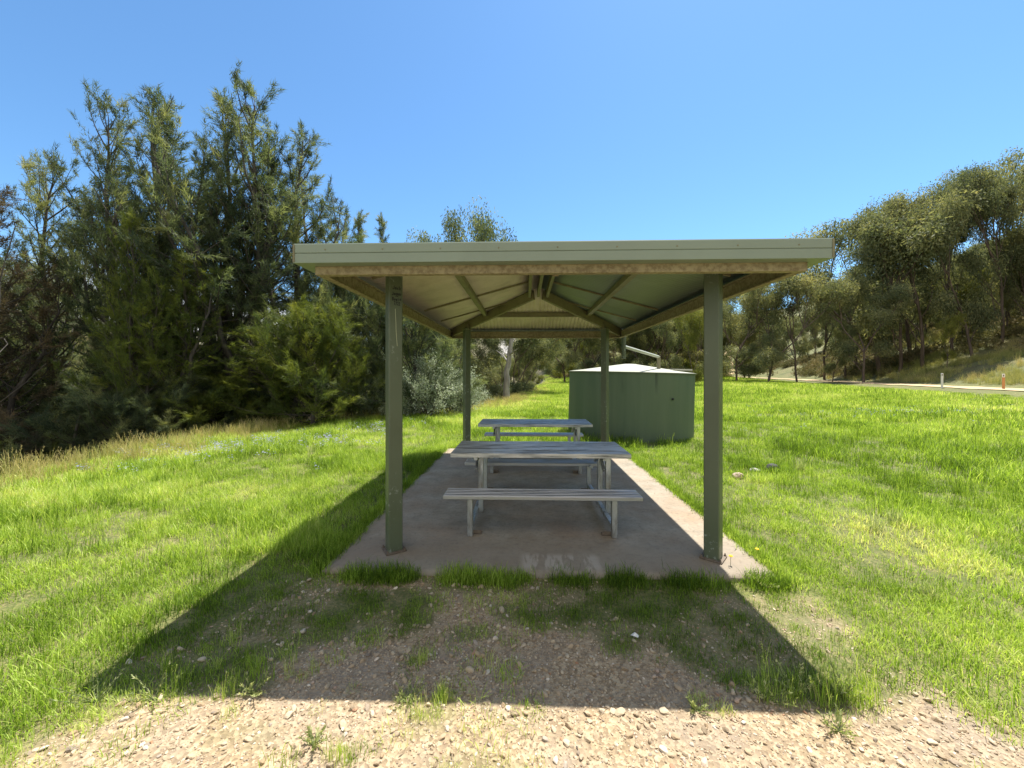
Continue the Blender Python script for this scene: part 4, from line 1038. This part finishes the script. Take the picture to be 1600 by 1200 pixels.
# stones
st = [stone('stone', 60+i) for i in range(6)]
x, y = polar(lambda x,y: np.where(in_slab(x,y,.01), 0, bare(x,y)), 1.25, 4.0, 5200, -64, 64); n = len(x)
lf = 1 + .9*sst(.6,-1.0,x)*sst(2.1,2.5,y)
sz = .0028 + .0075*RNG.random(n)**3 + .016*(RNG.random(n) < .055*lf)*RNG.random(n) + .020*(RNG.random(n) < .005*lf)
scatter_stuff('gravel_stones', np.stack([x,y,height(x,y)+sz*.18],1), sz, RNG.integers(0,6,n), RNG.random(n), st, 'loose tan and white gravel in front of the slab', .5)
# fallen gum leaves and grit blown over the slab and the gravel
lf_ = []
for i in range(3):
    r = np.random.default_rng(400+i); L_ = .028*r.uniform(.8,1.2); W_ = .007
    V = [(-L_/2,0,.001),(-L_*.15,W_/2,.003),(L_/2,r.uniform(-.003,.003),.002),(-L_*.1,-W_/2,.0035)]
    lf_.append(bpy.data.objects.new('fallen_leaf', npmesh('fallen_leaf', V, [np.array([[0,3,2,1]])], M['litter'], False, {'tint': [.3,.5,.7,.5]})))
n = 420; x = RNG.uniform(SX0+.05, SX1-.05, n); y = SY0+.05+(SY1-SY0-.1)*RNG.random(n)**1.2; k = fbm(x,y,.7)+.3*(np.minimum(x-SX0, SX1-x) < .35) > .56; x = x[k]; y = y[k]; z = np.full(len(x), .005)
x2, y2 = polar(lambda x,y: bare(x,y)*.9, 1.4, 3.3, 22); x = np.concatenate([x,x2]); y = np.concatenate([y,y2]); z = np.concatenate([z, height(x2,y2)+.010]); n = len(x)
scatter_stuff('leaf_litter', np.stack([x,y,z],1), RNG.uniform(.5,1.3,n), RNG.integers(0,3,n), RNG.random(n), lf_, 'small fallen leaves scattered on the slab and gravel', .15)
# flowers
fl = [flower('lilac_flower', 'flower', .012, 9, .13, i) for i in range(2)]
x, y = polar(lambda x,y: np.clip(lawn(x,y)*(np.exp(-(((x+6.6)/1.6)**2+((y-8.6)/1.7)**2))*1.0 + .5*np.exp(-(((x+4.6)/1.0)**2+((y-10.5)/2)**2)) + .5*np.exp(-(((x-13.5)/3.2)**2+((y-14.5)/1.2)**2)) + .004), 0, 1)*(y > 6)*sst(.3,.5,fbm(x,y,.8)), 3, 24, 26); n = len(x)
scatter_stuff('lilac_flowers', np.stack([x,y,height(x,y)],1), RNG.uniform(.7,1.3,n), RNG.integers(0,2,n), RNG.random(n), fl, 'small lilac wildflowers in the lawn')
print('grass', len(P_), 'stones', len(sz))

# countable small plants
def weed(px_, D, rad, lab, seed, tall_=.5):
    T = Tree(seed); r = T.r
    for i in range(13):
        az = i*2.4+r.normal(0,.3); el = R(r.uniform(12,70)*tall_*1.6); d = np.array([cos(az)*cos(el), sin(az)*cos(el), sin(el)]); L_ = rad*r.uniform(.6,1.2); pts = [np.zeros(3)]
        for j in range(5): d = d + r.normal(0,.12,3) + np.array([0,0,.05]); d /= np.linalg.norm(d); pts.append(pts[-1]+d*L_/5)
        pts = np.array(pts); T.tube(pts, np.linspace(.0022,.0008,6), 4)
        m = 22; g = r.random(m)**.7; A = np.stack([np.interp(g*5, np.arange(6), pts[:,q]) for q in range(3)],1)
        T.add(A, r.normal(0,.6,(m,3))+d+np.array([0,0,.3]), .017*r.uniform(.6,1.4,m), .006*r.uniform(.7,1.3,m), np.clip(r.uniform(.2,.8)+r.normal(0,.2,m),0,1), True)
    tm, lm = T.meshes('weed'); x, y, _ = at(px_, D); t = plant('weed', (tm, lm), (x,y,zg(x,y)), 1, 0, M['weed'], M['weed']); tag(t, lab, 'weed', 'leafy weeds at the gravel edge')
    t.children[0].name = 'stems'; t.children[1].name = 'leaves'
for k_, (px_, D, rad, lab) in enumerate(((150,1.98,.20,'pale sprawling weed at the left tip of the roof shadow'),(240,1.99,.15,'pale weed on the shadow edge, right of the sprawling one'),
        (395,2.02,.11,'small weed on the shadow edge in the left part of the gravel'),(1200,1.99,.12,'leafy weed on the shadow edge, left one of three at the right'),
        (1245,2.04,.14,'leafy weed on the shadow edge, middle one of three at the right'),(1318,2.02,.15,'leafy weed at the right tip of the roof shadow'),
        (1310,1.82,.10,'brownish low weed below the right tip of the shadow'),(1085,1.93,.07,'tiny weed in the sunlit gravel right of centre'),(640,1.98,.10,'weed in the pale grass tuft at the middle of the gravel'),
        (1190,3.05,.12,'tall thin weed at the right front corner of the slab'),(490,1.75,.09,'small flat weed in the sunlit gravel at the left'))):
    weed(px_, D, rad, lab, 300+k_)
def dandelion(px_, D, lab):
    x, y, _ = at(px_, D); z = zg(x,y); t = empty('dandelion', (x,y,z)); tag(t, lab, 'flower')
    MB().tube([(0,0,0),(.008,0,.06),(.012,.004,.12)], .0018, 5).build('stem', M['weed'], t)
    MB().lathe([(.002,.116),(.014,.124),(.017,.130),(.010,.134),(.002,.135)], 12, (.012,.004,0)).build('flower_head', M['yellow'], t)
dandelion(1181, 3.42, 'yellow dandelion at the right edge of the slab'); dandelion(1140, 3.3, 'yellow dandelion beside the foot of the front right post')
def tussock(px_, D, s_, lab, seed):
    x, y, _ = at(px_, D); o = tuft('grass_tussock', 90, .07, .10, .26, .004, seed, .7, 'weed'); COL.objects.link(o); o.location = (x,y,zg(x,y)); o.scale = (s_,s_,s_); tag(o, lab, 'tussock', 'grass tussocks in the lawn')
tussock(1368, 4.1, .9, 'brownish-green tussock in the thin lawn at the right, left one of a pair', 1)
tussock(1397, 4.3, 1.0, 'brownish-green tussock in the thin lawn at the right, right one of a pair', 2)
tussock(1450, 2.9, .8, 'single brownish tussock nearest the right foreground', 3)
tussock(1248, 6.6, 1.3, 'green tussock beyond the slab, right of the front right post', 4)
